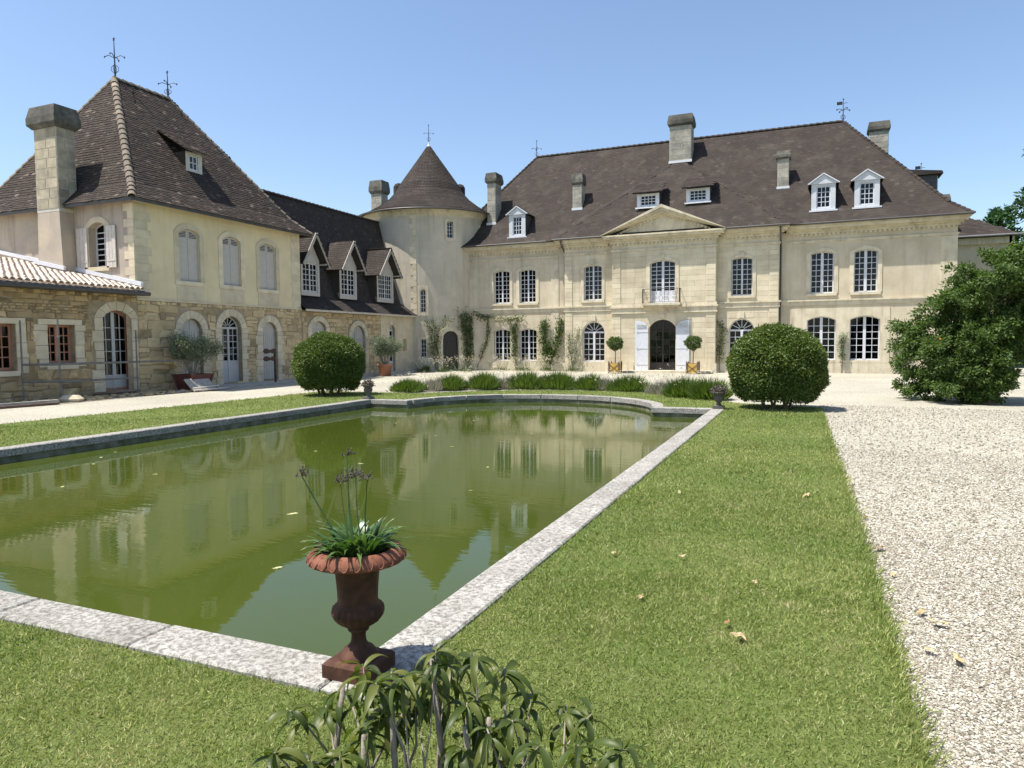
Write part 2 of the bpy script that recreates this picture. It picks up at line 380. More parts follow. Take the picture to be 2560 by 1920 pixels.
MCACHE = {}
def pieces(parent, name, items, meshes, mat, limit=300, rest_name=None):
    """items: list of (4x4 world Matrix, variant, size). Largest in view become objects, the rest one joined part."""
    out = []
    for me in meshes:
        key = (me.name, mat)
        if key not in MCACHE:
            q = me.copy(); q.materials.clear(); q.materials.append(MAT[mat]); MCACHE[key] = q
        out.append(MCACHE[key])
    meshes = out
    cam = Vector((0, 0, CAMH))
    items = sorted(items, key=lambda it: -it[2]/max((it[0].translation-cam).length, .1))
    P = wl(parent); Ti = Matrix.Translation(-P)
    for M, k, _ in items[:limit]:
        o = bpy.data.objects.new(name, meshes[k]); COL.objects.link(o)
        o.matrix_basis = Ti @ M
        if parent: o.parent = parent
        WLOC[o.name] = M.translation.copy()
    rest = items[limit:]
    if rest:
        VV = []; FF = []; n = 0
        data = [(np.array([v.co for v in me.vertices]), [tuple(p.vertices) for p in me.polygons]) for me in meshes]
        tri = []
        for v, fs in data:
            t = []
            for f in fs:
                for i in range(1, len(f)-1): t.append((f[0], f[i], f[i+1]))
            tri.append(np.array(t))
        for M, k, _ in rest:
            A = np.array(M); v = data[k][0] @ A[:3, :3].T + A[:3, 3]
            VV.append(v); FF.append(tri[k]+n); n += len(v)
        npmesh(rest_name or name, np.concatenate(VV), np.concatenate(FF), mat, parent, kind='stuff')

# facade frames ------------------------------------------------------
class Fr:
    def __init__(s, O, U, N): s.O = Vector(O); s.U = Vector(U).normalized(); s.N = Vector(N).normalized()
    def p(s, u, z, d=0): return s.O + s.U*u + Vector((0, 0, z)) + s.N*d
    def rot(s):  # local x=U, y=-N, z=Z
        U, N = s.U, s.N
        return Matrix(((U.x, -N.x, 0, 0), (U.y, -N.y, 0, 0), (0, 0, 1, 0), (0, 0, 0, 1)))
    def M(s, u, z, d, su, sd, sz, rz=0):
        return Matrix.Translation(s.p(u, z, d)) @ s.rot() @ Matrix.Rotation(rz, 4, 'Y') @ Matrix.Diagonal((su, sd, sz, 1))
def fbox(mb, fr, u0, u1, z0, z1, d0, d1):
    vs = [fr.p(u, z, d) for d in (d0, d1) for z in (z0, z1) for u in (u0, u1)]
    return mb.add(vs, [(0, 2, 3, 1), (4, 5, 7, 6), (0, 1, 5, 4), (2, 6, 7, 3), (0, 4, 6, 2), (1, 3, 7, 5)])
def topz(u, u0, u1, zs, za):
    w = (u1-u0)/2; h = za-zs
    if h < 1e-4: return zs
    Rr = (w*w+h*h)/(2*h); c = (u0+u1)/2; x = min(abs(u-c), Rr)
    return max(zs, za-Rr+math.sqrt(max(Rr*Rr-x*x, 0)))
def arch(u0, u1, z0, zs, za, n=12):
    w = (u1-u0)/2; h = za-zs; c = (u0+u1)/2
    pts = [(u0, z0), (u1, z0), (u1, zs)]
    if h > 1e-4:
        Rr = (w*w+h*h)/(2*h); a = math.asin(min(1, w/Rr))
        for i in range(1, n):
            t = a-2*a*i/n; pts.append((c+Rr*math.sin(t), za-Rr+Rr*math.cos(t)))
    pts.append((u0, zs)); return pts
def plate(mb, fr, outer, holes, d=0, rev=.25):
    loops = [outer]+holes
    tri = tessellate_polygon([[Vector((u, z, 0)) for u, z in L] for L in loops])
    flat = [q for L in loops for q in L]
    mb.add([fr.p(u, z, d) for u, z in flat], [tuple(t) for t in tri])
    for L in (loops if d > 0 else holes) if rev else []:
        n = len(L); mb.add([fr.p(u, z, d) for u, z in L]+[fr.p(u, z, d-rev) for u, z in L], [(i, (i+1) % n, n+(i+1) % n, n+i) for i in range(n)])
    return mb
def rect(u0, u1, z0, z1): return [(u0, z0), (u1, z0), (u1, z1), (u0, z1)]
def ring(mb, fr, A, B, d0, d1, skip_bottom=False):
    """A inner outline, B outer outline (same count) extruded d0..d1"""
    n = len(A)
    for (d) in (d1,):
        b = len(mb.v); mb.v += [tuple(fr.p(u, z, d)) for u, z in A]+[tuple(fr.p(u, z, d)) for u, z in B]
        mb.f += [(b+i, b+(i+1) % n, b+n+(i+1) % n, b+n+i) for i in range(n) if not (skip_bottom and i == 0)]
    for L in (A, B):
        b = len(mb.v); mb.v += [tuple(fr.p(u, z, d0)) for u, z in L]+[tuple(fr.p(u, z, d1)) for u, z in L]
        mb.f += [(b+i, b+(i+1) % n, b+n+(i+1) % n, b+n+i) for i in range(n) if not (skip_bottom and i == 0)]
    return mb
PANE = box_mesh('pane')
def pane_obj(parent, fr, u0, u1, z0, z1, d, poly=None):
    if poly is None:
        tilt = Matrix.Rotation(random.gauss(0, .006), 4, 'Z') @ Matrix.Rotation(random.gauss(0, .006), 4, 'X')
        M = Matrix.Translation(fr.p((u0+u1)/2, (z0+z1)/2, d)) @ fr.rot() @ tilt @ Matrix.Diagonal((u1-u0, .005, z1-z0, 1))
        if not PANE.materials: PANE.materials.append(MAT['glass'])
        o = bpy.data.objects.new('pane', PANE); COL.objects.link(o); o.matrix_basis = Matrix.Translation(-wl(parent)) @ M
        o.parent = parent; WLOC[o.name] = M.translation.copy(); return o
    return MB().prism([fr.p(u, z, d) for u, z in poly], fr.N*.005).build('pane', 'glass', parent)
def window(parent, fr, u0, u1, z0, zs, za, cols=4, rows=7, mat='white', d=-.16, stile=.09, mun=.027, fw=.055, fan=False,
           panel=0, name='window', sill=.0, sill_mat='trim', surround=0, sur_mat='trim', sur_d=.035, keystone=False, label=None, curtains=False, fanmat=None):
    root = MB(); ring(root, fr, arch(u0+fw, u1-fw, z0+fw*1.3, zs-(fw if za-zs < .02 else 0), za-fw), arch(u0, u1, z0, zs, za), d-.06, d)
    W = root.build(name, mat, parent)
    if label: W['label'] = label
    fr_ = MB(); c = (u0+u1)/2
    ua, ub = u0+fw, u1-fw; zb = z0+fw*1.3
    T = lambda u: topz(u, u0, u1, zs, za)-fw
    zt = zs-.02 if fan else None
    hz = zt if fan else (zs+(za-zs)*.55-fw)
    if panel: fbox(fr_, fr, ua, ub, zb, zb+panel, d-.05, d-.012); zb += panel
    if stile: fbox(fr_, fr, c-stile/2, c+stile/2, z0+fw, (zt if fan else T(c)), d-.055, d+.012)
    halves = [(ua, c-stile/2), (c+stile/2, ub)] if stile else [(ua, ub)]
    nc = cols//2 if stile else cols
    rh = (hz-zb)/rows
    for (a, b) in halves:
        cw = (b-a)/nc
        for i in range(1, nc): fbox(fr_, fr, a+cw*i-mun/2, a+cw*i+mun/2, zb, (zt if fan else min(T(a+cw*i-mun/2), T(a+cw*i+mun/2))), d-.045, d-.005)
        for k in range(1, rows): fbox(fr_, fr, a, b, zb+rh*k-mun/2, zb+rh*k+mun/2, d-.045, d-.008)
        for i in range(nc):
            for k in range(rows):
                x0, x1, y0, y1 = a+cw*i, a+cw*(i+1), zb+rh*k, zb+rh*(k+1)
                if k == rows-1 and not fan and za-zs > .02:
                    poly = [(x0, y0), (x1, y0)]+[(x0+(x1-x0)*q, T(x0+(x1-x0)*q)) for q in (1, .67, .33, 0)]
                    pane_obj(W, fr, 0, 0, 0, 0, d-.03, poly)
                else: pane_obj(W, fr, x0, x1, y0, y1, d-.03)
    if fan:
        fbox(fr_, fr, u0+.01, u1-.01, zt, zt+.09, d-.06, d+.01)
        zc = zt+.09; rx = (ub-ua)/2; rz = za-fw-zc; ns = 6
        E = lambda t, q=1: (c+rx*q*math.cos(t), min(zc+rz*q*math.sin(t), 9e9))
        for i in range(1, ns):
            t = PI*i/ns; p0 = E(t, .22); p1 = E(t, 1); fr_.bar(fr.p(*p0, d-.025), fr.p(*p1, d-.025), .03, .035, up=fr.N)
        b = [E(PI*i/8, .24) for i in range(9)]
        for p, q in zip(b, b[1:]): fr_.bar(fr.p(*p, d-.025), fr.p(*q, d-.025), .03, .035, up=fr.N)
        for i in range(ns):
            t0, t1 = PI*i/ns, PI*(i+1)/ns; tm = (t0+t1)/2
            pane_obj(W, fr, 0, 0, 0, 0, d-.03, [(c, zc), E(t0), E(tm), E(t1)])
    if fr_.v: fr_.build('glazing_bars', fanmat or mat, W)
    if sill: fbox(MB(), fr, u0-.16, u1+.16, z0-.13, z0-.004, -.2, .09).build('sill', sill_mat, W)
    if surround:
        s = surround; m = MB(); ring(m, fr, arch(u0, u1, z0, zs, za), arch(u0-s, u1+s, z0, zs, za+s*.9), -.01, sur_d, True)
        if keystone:
            m.add([fr.p(c+a*k, z, dd) for dd in (sur_d-.01, sur_d+.05) for (a, z, k) in ((-.1, za+.0, 1), (.1, za, 1), (.15, za+s*1.5, 1), (-.15, za+s*1.5, 1))],
                  [(3, 2, 1, 0), (4, 5, 6, 7), (0, 1, 5, 4), (1, 2, 6, 5), (2, 3, 7, 6), (3, 0, 4, 7)])
        m.build('surround', sur_mat, W)
    if curtains:
        for s_ in (-1, 1):
            m = MB(); xs = [c+s_*((u1-u0)/2-.04-.32*k/7) for k in range(8)]
            for k in range(7):
                dd = [d-.2+.03*math.sin(2.4*q) for q in (k, k+1)]
                m.add([fr.p(xs[k], z0+.05, dd[0]), fr.p(xs[k+1], z0+.05, dd[1]), fr.p(c+(xs[k+1]-c)*.95, zs, dd[1]), fr.p(c+(xs[k]-c)*.95, zs, dd[0])], [(0, 1, 2, 3)])
            m.build('curtain', 'curtain', W)
    return W

def inside(u, z, holes, pad=0):
    for (a, b, z0, zs, za) in holes:
        if a-pad < u < b+pad and z0-pad < z < topz(u, a, b, zs, za)+pad: return True
    return False
BLK = [block_mesh('stone_block', .015)]
RUB = [block_mesh('rubble_%d' % i, .14, .15, .14, i) for i in range(18)]
def ashlar(fr, u0, u1, z0, z1, holes, ch=.27, bl=.78, d=0, proud=.008, gap=.009):
    items = []; n = max(1, round((z1-z0)/ch)); ch = (z1-z0)/n
    for k in range(n):
        za, zb = z0+k*ch, z0+(k+1)*ch; segs = [(u0, u1)]
        for (a, b, h0, hs, ha) in holes:
            if zb > h0+.02 and za < ha-.02:
                ns = []
                for s in segs:
                    if b <= s[0] or a >= s[1]: ns.append(s)
                    else:
                        if a > s[0]+.03: ns.append((s[0], a))
                        if b < s[1]-.03: ns.append((b, s[1]))
                segs = ns
        for (a, b) in segs:
            m = max(1, round((b-a)/(bl*random.uniform(.85, 1.2)))); cuts = [a+(b-a)*i/m for i in range(m+1)]
            off = (bl*.3 if k % 2 else -.0)
            for i in range(1, m): cuts[i] += random.uniform(-.08, .08)+(off*.6 if m > 1 else 0)*(1 if i < m else 0)
            for x0, x1 in zip(cuts, cuts[1:]):
                if x1-x0 < .06: continue
                items.append((fr.M((x0+x1)/2, (za+zb)/2, d-.004, x1-x0-gap, proud+.004+random.uniform(0, .003), zb-za-gap), 0, x1-x0))
    return items
def rubble(fr, u0, u1, z0, z1, holes, hmin=.13, hmax=.34, d=0, proud=.025, wf=(1.0, 2.4)):
    items = []; z = z0
    while z < z1-.04:
        h = random.uniform(hmin, hmax); h = min(h, z1-z)
        if z1-z-h < hmin*.6: h = z1-z
        u = u0-random.uniform(0, .2)
        while u < u1:
            w_ = h*random.uniform(*wf); w_ = min(max(w_, .16), .75)
            a, b = max(u, u0), min(u+w_, u1); u += w_
            if b-a < .09: continue
            sub = [(z, h)]
            if h > .22 and random.random() < .4:
                q = random.uniform(.35, .65); sub = [(z, h*q), (z+h*q, h*(1-q))]
            for (zz, hh) in sub:
                aa, bb = a, b
                bad = False
                for H in holes:
                    zc = zz+hh/2
                    if H[2]-.02 < zc < H[4]+.05:
                        zt = min(zc, H[3])
                        if aa < H[1] and bb > H[0]:
                            # clip sideways
                            if zc > H[3]+.03 and not inside((aa+bb)/2, zc, [H], .12) and not inside(aa, zc, [H], .03) and not inside(bb, zc, [H], .03): continue
                            if (aa+bb)/2 < (H[0]+H[1])/2: bb = min(bb, H[0])
                            else: aa = max(aa, H[1])
                            if bb-aa < .09: bad = True
                if bad: continue
                g = random.uniform(.012, .03)
                items.append((fr.M((aa+bb)/2, zz+hh/2+random.uniform(-.008, .008), d-.01, bb-aa-g, proud*random.uniform(.6, 1.6)+.01, hh-g, random.uniform(-.07, .07)), random.randrange(len(RUB)), bb-aa))
        z += h
    return items
def voussoirs(fr, u0, u1, zs, za, th=.3, n=9, d=0, proud=.03):
    """wedge stones round an arch as items need own meshes -> returned as list of MB"""
    A = arch(u0, u1, zs-.01, zs, za, n)[2:]; B = arch(u0-th, u1+th, zs-.01, zs, za+th, n)[2:]
    out = []
    for i in range(len(A)-1):
        f = lambda p, q, t: (p[0]+(q[0]-p[0])*t, p[1]+(q[1]-p[1])*t)
        a0, a1 = f(A[i], A[i+1], .03), f(A[i], A[i+1], .97); b0, b1 = f(B[i], B[i+1], .03), f(B[i], B[i+1], .97)
        out.append(MB().prism([fr.p(*q, d-.02) for q in (a0, a1, b1, b0)], fr.N*(proud+.02)))
    return out

# roof tiles ---------------------------------------------------------
TILE = [box_mesh('roof_tile_%d' % i, .04, i) for i in range(6)]
def pip(P, poly):
    x, y = P[:, 0], P[:, 1]; ins = np.zeros(len(P), bool); n = len(poly)
    for i in range(n):
        x0, y0 = poly[i]; x1, y1 = poly[(i+1) % n]
        c = ((y0 > y) != (y1 > y)) & (x < (x1-x0)*(y-y0)/((y1-y0) if abs(y1-y0) > 1e-9 else 1e-9)+x0); ins ^= c
    return ins
def tiles_on(poly, tw=.17, ex=.115, ln=.2, th=.016, lift=.006, jit=.01, holes=()):
    """poly: planar 3D polygon (list of Vector). Returns tile items laid in courses up the slope."""
    P = [Vector(p) for p in poly]; n = Vector((0, 0, 0))
    for i in range(len(P)): n += (P[i]-P[0]).cross(P[(i+1) % len(P)]-P[0])
    n.normalize()
    if n.z < 0: n = -n
    s = (Vector((0, 0, 1))-n*n.z).normalized(); e = s.cross(n).normalized()
    O = P[0]; q = [((p-O).dot(e), (p-O).dot(s)) for p in P]
    a0, a1 = min(x for x, _ in q), max(x for x, _ in q); b0, b1 = min(y for _, y in q), max(y for _, y in q)
    items = []; row = 0; b = b0+ex*.5
    pts = []; 
    while b < b1:
        a = a0+(tw/2 if row % 2 else 0)
        while a < a1+tw: pts.append((a, b)); a += tw
        b += ex; row += 1
    pts = np.array(pts); pts = pts[pip(pts, q)]
    for h in holes:
        hq = [((Vector(p)-O).dot(e), (Vector(p)-O).dot(s)) for p in h]; pts = pts[~pip(pts, hq)]
    tilt = math.atan2(th*.9, ex)*.8
    for a, b in pts:
        c = O+e*a+s*(b+random.uniform(-jit, jit))+n*(lift+th*.5+random.uniform(0, min(.006, th*.2)))
        ss = (s*math.cos(tilt)-n*math.sin(tilt)*-1*-1).normalized()
        nn = e.cross(ss).normalized(); nn = nn if nn.dot(n) > 0 else -nn
        rz = random.gauss(0, .02); ee = e*math.cos(rz)+ss*math.sin(rz); s2 = nn.cross(ee).normalized()
        M = Matrix(((ee.x*tw*.97, s2.x*ln, nn.x*th, c.x), (ee.y*tw*.97, s2.y*ln, nn.y*th, c.y), (ee.z*tw*.97, s2.z*ln, nn.z*th, c.z), (0, 0, 0, 1)))
        items.append((M, random.randrange(6), tw))
    return items
def half_tile_mesh(name, n=6, taper=.82):
    V = []; F = []
    for j, (y, k) in enumerate(((-.5, 1.0), (.5, taper))):
        for rr in (1.0, .86):
            for i in range(n+1):
                a = PI*i/n; V.append((.5*k*rr*math.cos(a), y, .5*k*rr*math.sin(a)))
    m = n+1
    for i in range(n):
        F += [(i, i+1, 2*m+i+1, 2*m+i), (m+i+1, m+i, 3*m+i, 3*m+i+1), (i+1, i, m+i, m+i+1), (2*m+i, 2*m+i+1, 3*m+i+1, 3*m+i)]
    F += [(0, 2*m, 3*m, m), (n, m+n, 3*m+n, 2*m+n)]
    me = bpy.data.meshes.new(name); me.from_pydata(V, [], F); me.update(); return me
HALF = [half_tile_mesh('half_round_tile')]
def ridge_run(a, b, w=.24, ln=.36, step=.3, up=Vector((0, 0, 1)), h=None):
    a = Vector(a); b = Vector(b); d = (b-a); L = d.length; d.normalize(); k = max(1, round(L/step)); items = []
    x = d.cross(up).normalized(); z = x.cross(d).normalized(); h = h or w
    for i in range(k):
        c = a+d*(L*(i+.5)/k)-z*w*.18
        r = random.gauss(0, .03)
        dd = (d+x*r).normalized(); xx = dd.cross(z).normalized(); zz = xx.cross(dd).normalized()
        tl = .05; d2 = (dd*math.cos(tl)-zz*math.sin(tl)).normalized(); z2 = xx.cross(d2).normalized()
        M = Matrix(((xx.x*w, d2.x*ln, z2.x*h, c.x), (xx.y*w, d2.y*ln, z2.y*h, c.y), (xx.z*w, d2.z*ln, z2.z*h, c.z), (0, 0, 0, 1)))
        items.append((M, 0, w))
    return items

# foliage ------------------------------------------------------------
def leaf_quads(P, D, Nn, L, W, fold=.15):
    """P base points, D direction unit, Nn normals, L length, W width -> V,T (quads as rhombus)"""
    P = np.asarray(P); S = np.cross(D, Nn); S /= np.linalg.norm(S, axis=1)[:, None]+1e-9
    L = np.asarray(L)[:, None]; W = np.asarray(W)[:, None]
    tip = P+D*L; mid = P+D*L*.45
    a = mid+S*W*.5+Nn*W*fold; b = mid-S*W*.5+Nn*W*fold
    V = np.stack([P, a, tip, b], 1).reshape(-1, 3); T = np.arange(len(V)).reshape(-1, 4)
    return V, T
def unit(v): return v/(np.linalg.norm(v, axis=-1, keepdims=True)+1e-9)
def cloud(P, out, L, W, rs=.7, droop=0.0, lv=.3):
    n = len(P); D = unit(out+rng.normal(size=(n, 3))*rs+np.array([0, 0, -droop])); N = unit(rng.normal(size=(n, 3))*.6+out+np.array([0, 0, .6]))
    N = unit(N-D*(N*D).sum(1)[:, None])
    return leaf_quads(P, D, N, L*(1+rng.normal(size=n)*lv).clip(.3, 2), W*(1+rng.normal(size=n)*lv*.6).clip(.4, 2))
# ================================================================ SETTING
def sheet(name, outer, holes, z, mat, kind='structure'):
    fr = Fr((0, 0, 0), (1, 0, 0), (0, 0, 1)); m = MB()
    loops = [outer]+holes
    tri = tessellate_polygon([[Vector((x, y, 0)) for x, y in L] for L in loops])
    flat = [q for L in loops for q in L]
    fs = []
    for t in tri:
        a, b, c = (Vector((*flat[i], 0)) for i in t)
        fs.append(tuple(t) if (b-a).cross(c-a).z > 0 else tuple(t)[::-1])
    m.add([(x, y, z) for x, y in flat], fs)
    return tag(m.build(name, mat, None, origin=(0, 0, z)), kind=kind)
PX0, PX1, PY0, PY1, PCX, PRX, PRY = -11.85, -2.08, 2.90, 17.4, -7.07, 3.5, 3.25
def pool_outline(o=0.0, n=28):
    p = [(PX0-o, PY0-o), (PX1+o, PY0-o), (PX1+o, PY1+o)]
    a0 = math.asin(min(1, o/(PRY+o))) if o > 0 else 0
    for i in range(n+1):
        a = a0+(PI-2*a0)*i/n; p.append((PCX+(PRX+o)*math.cos(a), PY1+(PRY+o)*math.sin(a)))
    p.append((PX0-o, PY1+o)); return p
PH = pool_outline(.12)
BIG = 900
sheet('ground', [(-BIG, -BIG), (BIG, -BIG), (BIG, BIG), (-BIG, BIG)], [[(-15, 1), (3, 1), (3, 23), (-15, 23)]], -.06, 'hills')
sheet('gravel_court', [(-60, -30), (14, -30), (14, 45), (40, 45), (40, 49), (-60, 49)], [PH], -.02, 'gravel')
ARCB = 5.0
LAWN = [(-16.3, -6), (.5, -6), (.46, 6), (.3, 18.9), (-1.75, 19.6)]
for i in range(1, 24):
    a = R(28)+(PI-R(56))*i/24; LAWN.append((PCX+5.75*math.cos(a), 17.0+6.1*math.sin(a)))
LAWN += [(-12.6, 20.3), (-15.75, 20.3)]
sheet('lawn', LAWN, [PH], 0.0, 'lawn')
# earth edge of the lawn
m = MB(); n = len(LAWN)
m.add([(x, y, 0) for x, y in LAWN]+[(x, y, -.05) for x, y in LAWN], [(i, (i+1) % n, n+(i+1) % n, n+i) for i in range(n)])
tag(m.build('lawn_edge', 'soil', None), kind='structure')
sheet('water', pool_outline(.01), [], -.21, 'water')
# far grass and drive at right
sheet('drive_lawn', [(11, 49.5), (60, 44), (60, 80), (11, 80)], [], -.03, 'hills')
# dirt strip and paving along the left range
sheet('dirt_strip', [(-22.2, 8), (-20.1, 8), (-20.0, 14), (-20.4, 18), (-20.3, 20.5), (-22.2, 20.6)], [], -.012, 'dirt')
m = MB(); m.box(-22.08, -21.0, 20.6, 37.0, -.03, .06); tag(m.build('pavement', 'paving'), kind='structure')

# ---- pool coping: every stone its own piece
pc = thing('pool_coping', 'weathered pale stone coping edging the green pool', 'coping', (PCX, 10, 0))
def cop(poly, z0=-.1, z1=.028):
    j = lambda: random.uniform(-.004, .004); dz = random.uniform(-.004, .004)
    n = len(poly); cx = sum(p[0] for p in poly)/n; cy = sum(p[1] for p in poly)/n
    sh = lambda p, k: (cx+(p[0]-cx)*k, cy+(p[1]-cy)*k)
    lo = [(x+j(), y+j(), z0) for x, y in poly]; mi = [(x, y, z1-.012+dz) for x, y, _ in lo]
    L = max(math.hypot(p[0]-cx, p[1]-cy) for p in poly)
    hi = [(x+(cx-x)*.012/max(abs(x-cx), .05), y+(cy-y)*.012/max(abs(y-cy), .05), z1+dz) for x, y, _ in lo]
    m = MB(); m.add(lo+mi+hi, [tuple(range(2*n, 3*n))]+[(a+i, a+(i+1) % n, a+n+(i+1) % n, a+n+i) for a in (0, n) for i in range(n)])
    m.build('coping_stone', 'coping', pc)
def cop_run(a, b, wv, L=1.35, gap=.008):
    a = Vector(a); b = Vector(b); d = b-a; n = max(1, round(d.length/L)); wv = Vector(wv); t = [i/n for i in range(n+1)]
    for i in range(1, n): t[i] += random.uniform(-.25, .25)/n
    g = d.normalized()*gap/2
    for s, e in zip(t, t[1:]):
        p, q = a+d*s+g, a+d*e-g; cop([tuple(p), tuple(q), tuple(q+wv), tuple(p+wv)] if d.cross(wv) > 0 else [tuple(p+wv), tuple(q+wv), tuple(q), tuple(p)])
CW = .27; IN = .03
cop_run((PX1-IN, PY0+IN), (PX1-IN, PY1-IN), (CW+IN, 0))
cop_run((PX0+IN, PY0+IN), (PX0+IN, PY1-IN), (-CW-IN, 0))
cop_run((PX0+IN-.02, PY0+IN), (PX1-IN-.0, PY0+IN), (0, -CW-IN))
cop([(PX1-IN+.004, PY0-CW), (PX1+CW, PY0-CW), (PX1+CW, PY0+IN-.004), (PX1-IN+.004, PY0+IN-.004)])
cop([(PX0-CW, PY0-CW), (PX0+IN-.03, PY0-CW), (PX0+IN-.03, PY0+IN-.004), (PX0-CW, PY0+IN-.004)])
cop_run((PCX+PRX+.02, PY1-IN), (PX1+CW, PY1-IN), (0, CW+IN), 1.0)
cop_run((PX0-CW, PY1-IN), (PCX-PRX-.02, PY1-IN), (0, CW+IN), 1.0)
na = 9
for i in range(na):
    a0, a1 = PI*(i)/na+.004, PI*(i+1)/na-.004
    if i == 0: a0 = .085
    if i == na-1: a1 = PI-.085
    A = [(PCX+(PRX-IN)*math.cos(a0+(a1-a0)*k/4), PY1+(PRY-IN)*math.sin(a0+(a1-a0)*k/4)) for k in range(5)]
    B = [(PCX+(PRX+CW)*math.cos(a0+(a1-a0)*k/4), PY1+(PRY+CW)*math.sin(a0+(a1-a0)*k/4)) for k in range(5)]
    cop(A[::-1]+B) if False else cop(B+A[::-1])
m = MB(); PW = pool_outline(0.0, 40); n = len(PW)
m.add([(x, y, -.095) for x, y in PW]+[(x, y, -.9) for x, y in PW], [(i, n+i, n+(i+1) % n, (i+1) % n) for i in range(n)])
m.build('pool_wall', 'poolwall', pc)

# ================================================================ MAIN HOUSE
CX = -7.28
CH = thing('chateau', 'long two-storey pale limestone chateau with pediment and brown hipped roof', 'building', (CX, 44, 0))
WY, BY, PY = 39.3, 38.9, 38.5
HX0, HX1 = -21.1, 6.52
YB = 49.5
fW, fB, fP = (Fr((0, y, 0), (1, 0, 0), (0, -1, 0)) for y in (WY, BY, PY))
def seg(u0, u1, z0, zs, za): return (u0, u1, z0, zs, za)
UPZ = (4.05, 5.92, 6.05)
wl_up = [seg(-17.68, -16.62, *UPZ), seg(-15.98, -14.94, *UPZ)]
wl_lo = [seg(-17.69, -16.62, .57, 2.36, 2.51), seg(-16.0, -14.9, .57, 2.36, 2.51)]
wr_up = [seg(.1, 1.19, 4.05, 6.03, 6.17), seg(2.1, 3.16, 4.05, 6.03, 6.17)]
wr_lo = [seg(-.03, 1.33, .65, 2.68, 2.88), seg(1.96, 3.32, .65, 2.68, 2.88)]
bl_up, bl_lo = [seg(-11.84, -10.78, *UPZ)], [seg(-11.93, -10.62, .56, 2.2, 2.84)]
br_up, br_lo = [seg(-3.75, -2.68, *UPZ)], [seg(-3.85, -2.55, .56, 2.2, 2.84)]
p_up, p_lo = [seg(-7.97, -6.6, 3.74, 5.9, 6.08)], [seg(-8.0, -6.57, .1, 2.45, 2.86)]
H = lambda L: [arch(*h) for h in L]
m = MB(); plate(m, fW, rect(HX0, -13.0, -.1, 7.2), H(wl_up+wl_lo)); m.build('wall', 'render', CH)
m = MB(); plate(m, fW, rect(-1.5, HX1, -.1, 7.2), H(wr_up+wr_lo)); m.build('wall', 'render', CH)
m = MB(); plate(m, fB, rect(-13.0, -10.0, -.1, 7.2), H(bl_up+bl_lo)); fbox(m, fB, -13.0, -12.95, -.1, 7.2, -.6, -.01); m.build('wall', 'ashlar', CH)
m = MB(); plate(m, fB, rect(-4.5, -1.38, -.1, 7.2), H(br_up+br_lo)); fbox(m, fB, -1.43, -1.38, -.1, 7.2, -.6, -.01); m.build('wall', 'ashlar', CH)
m = MB(); plate(m, fP, rect(-10.08, -4.47, -.1, 7.2), H(p_up+p_lo)); fbox(m, fP, -10.08, -10.03, -.1, 7.2, -.6, -.01); fbox(m, fP, -4.52, -4.47, -.1, 7.2, -.6, -.01); m.build('wall', 'ashlar', CH)
m = MB(); m.box(HX1-.4, HX1, WY+.002, YB, -.1, 7.2); m.build('wall', 'render', CH)
m = MB(); m.box(HX0, HX0+.4, WY+.3, YB, -.1, 7.2); m.box(HX0+.4, HX1-.4, YB-.4, YB, -.1, 7.2); m.build('wall', 'render', CH)
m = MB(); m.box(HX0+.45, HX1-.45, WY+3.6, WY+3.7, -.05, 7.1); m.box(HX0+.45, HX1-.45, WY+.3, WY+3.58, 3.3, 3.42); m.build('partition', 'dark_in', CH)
# ashlar blocks of the three projecting bays
pad = lambda L, s=.24, b=.16: [(a-s, c-0+s if False else c+s, z0-b, zs, za+s) for (a, c, z0, zs, za) in L]
it = ashlar(fP, -9.55, -5.02, .5, 3.2, pad(p_lo, .0, .5)) + ashlar(fP, -9.55, -5.02, 3.78, 6.6, pad(p_up, .2, .5))
it += ashlar(fP, -10.06, -9.59, .5, 3.2, [], bl=.5, proud=.03)+ashlar(fP, -10.06, -9.59, 3.78, 6.6, [], bl=.5, proud=.03)
it += ashlar(fP, -4.98, -4.49, .5, 3.2, [], bl=.5, proud=.03)+ashlar(fP, -4.98, -4.49, 3.78, 6.6, [], bl=.5, proud=.03)
it += ashlar(fB, -12.48, -10.12, .5, 3.4, pad(bl_lo, .0, .1))+ashlar(fB, -12.48, -10.12, 3.74, 6.6, pad(bl_up))
it += ashlar(fB, -12.97, -12.52, .5, 3.4, [], bl=.5, proud=.03)+ashlar(fB, -12.97, -12.52, 3.74, 6.6, [], bl=.5, proud=.03)
it += ashlar(fB, -4.43, -1.9, .5, 3.4, pad(br_lo, .0, .1))+ashlar(fB, -4.43, -1.9, 3.74, 6.6, pad(br_up))
it += ashlar(fB, -1.86, -1.4, .5, 3.4, [], bl=.5, proud=.03)+ashlar(fB, -1.86, -1.4, 3.74, 6.6, [], bl=.5, proud=.03)
pieces(CH, 'ashlar_block', it, BLK, 'ashlar', 300)
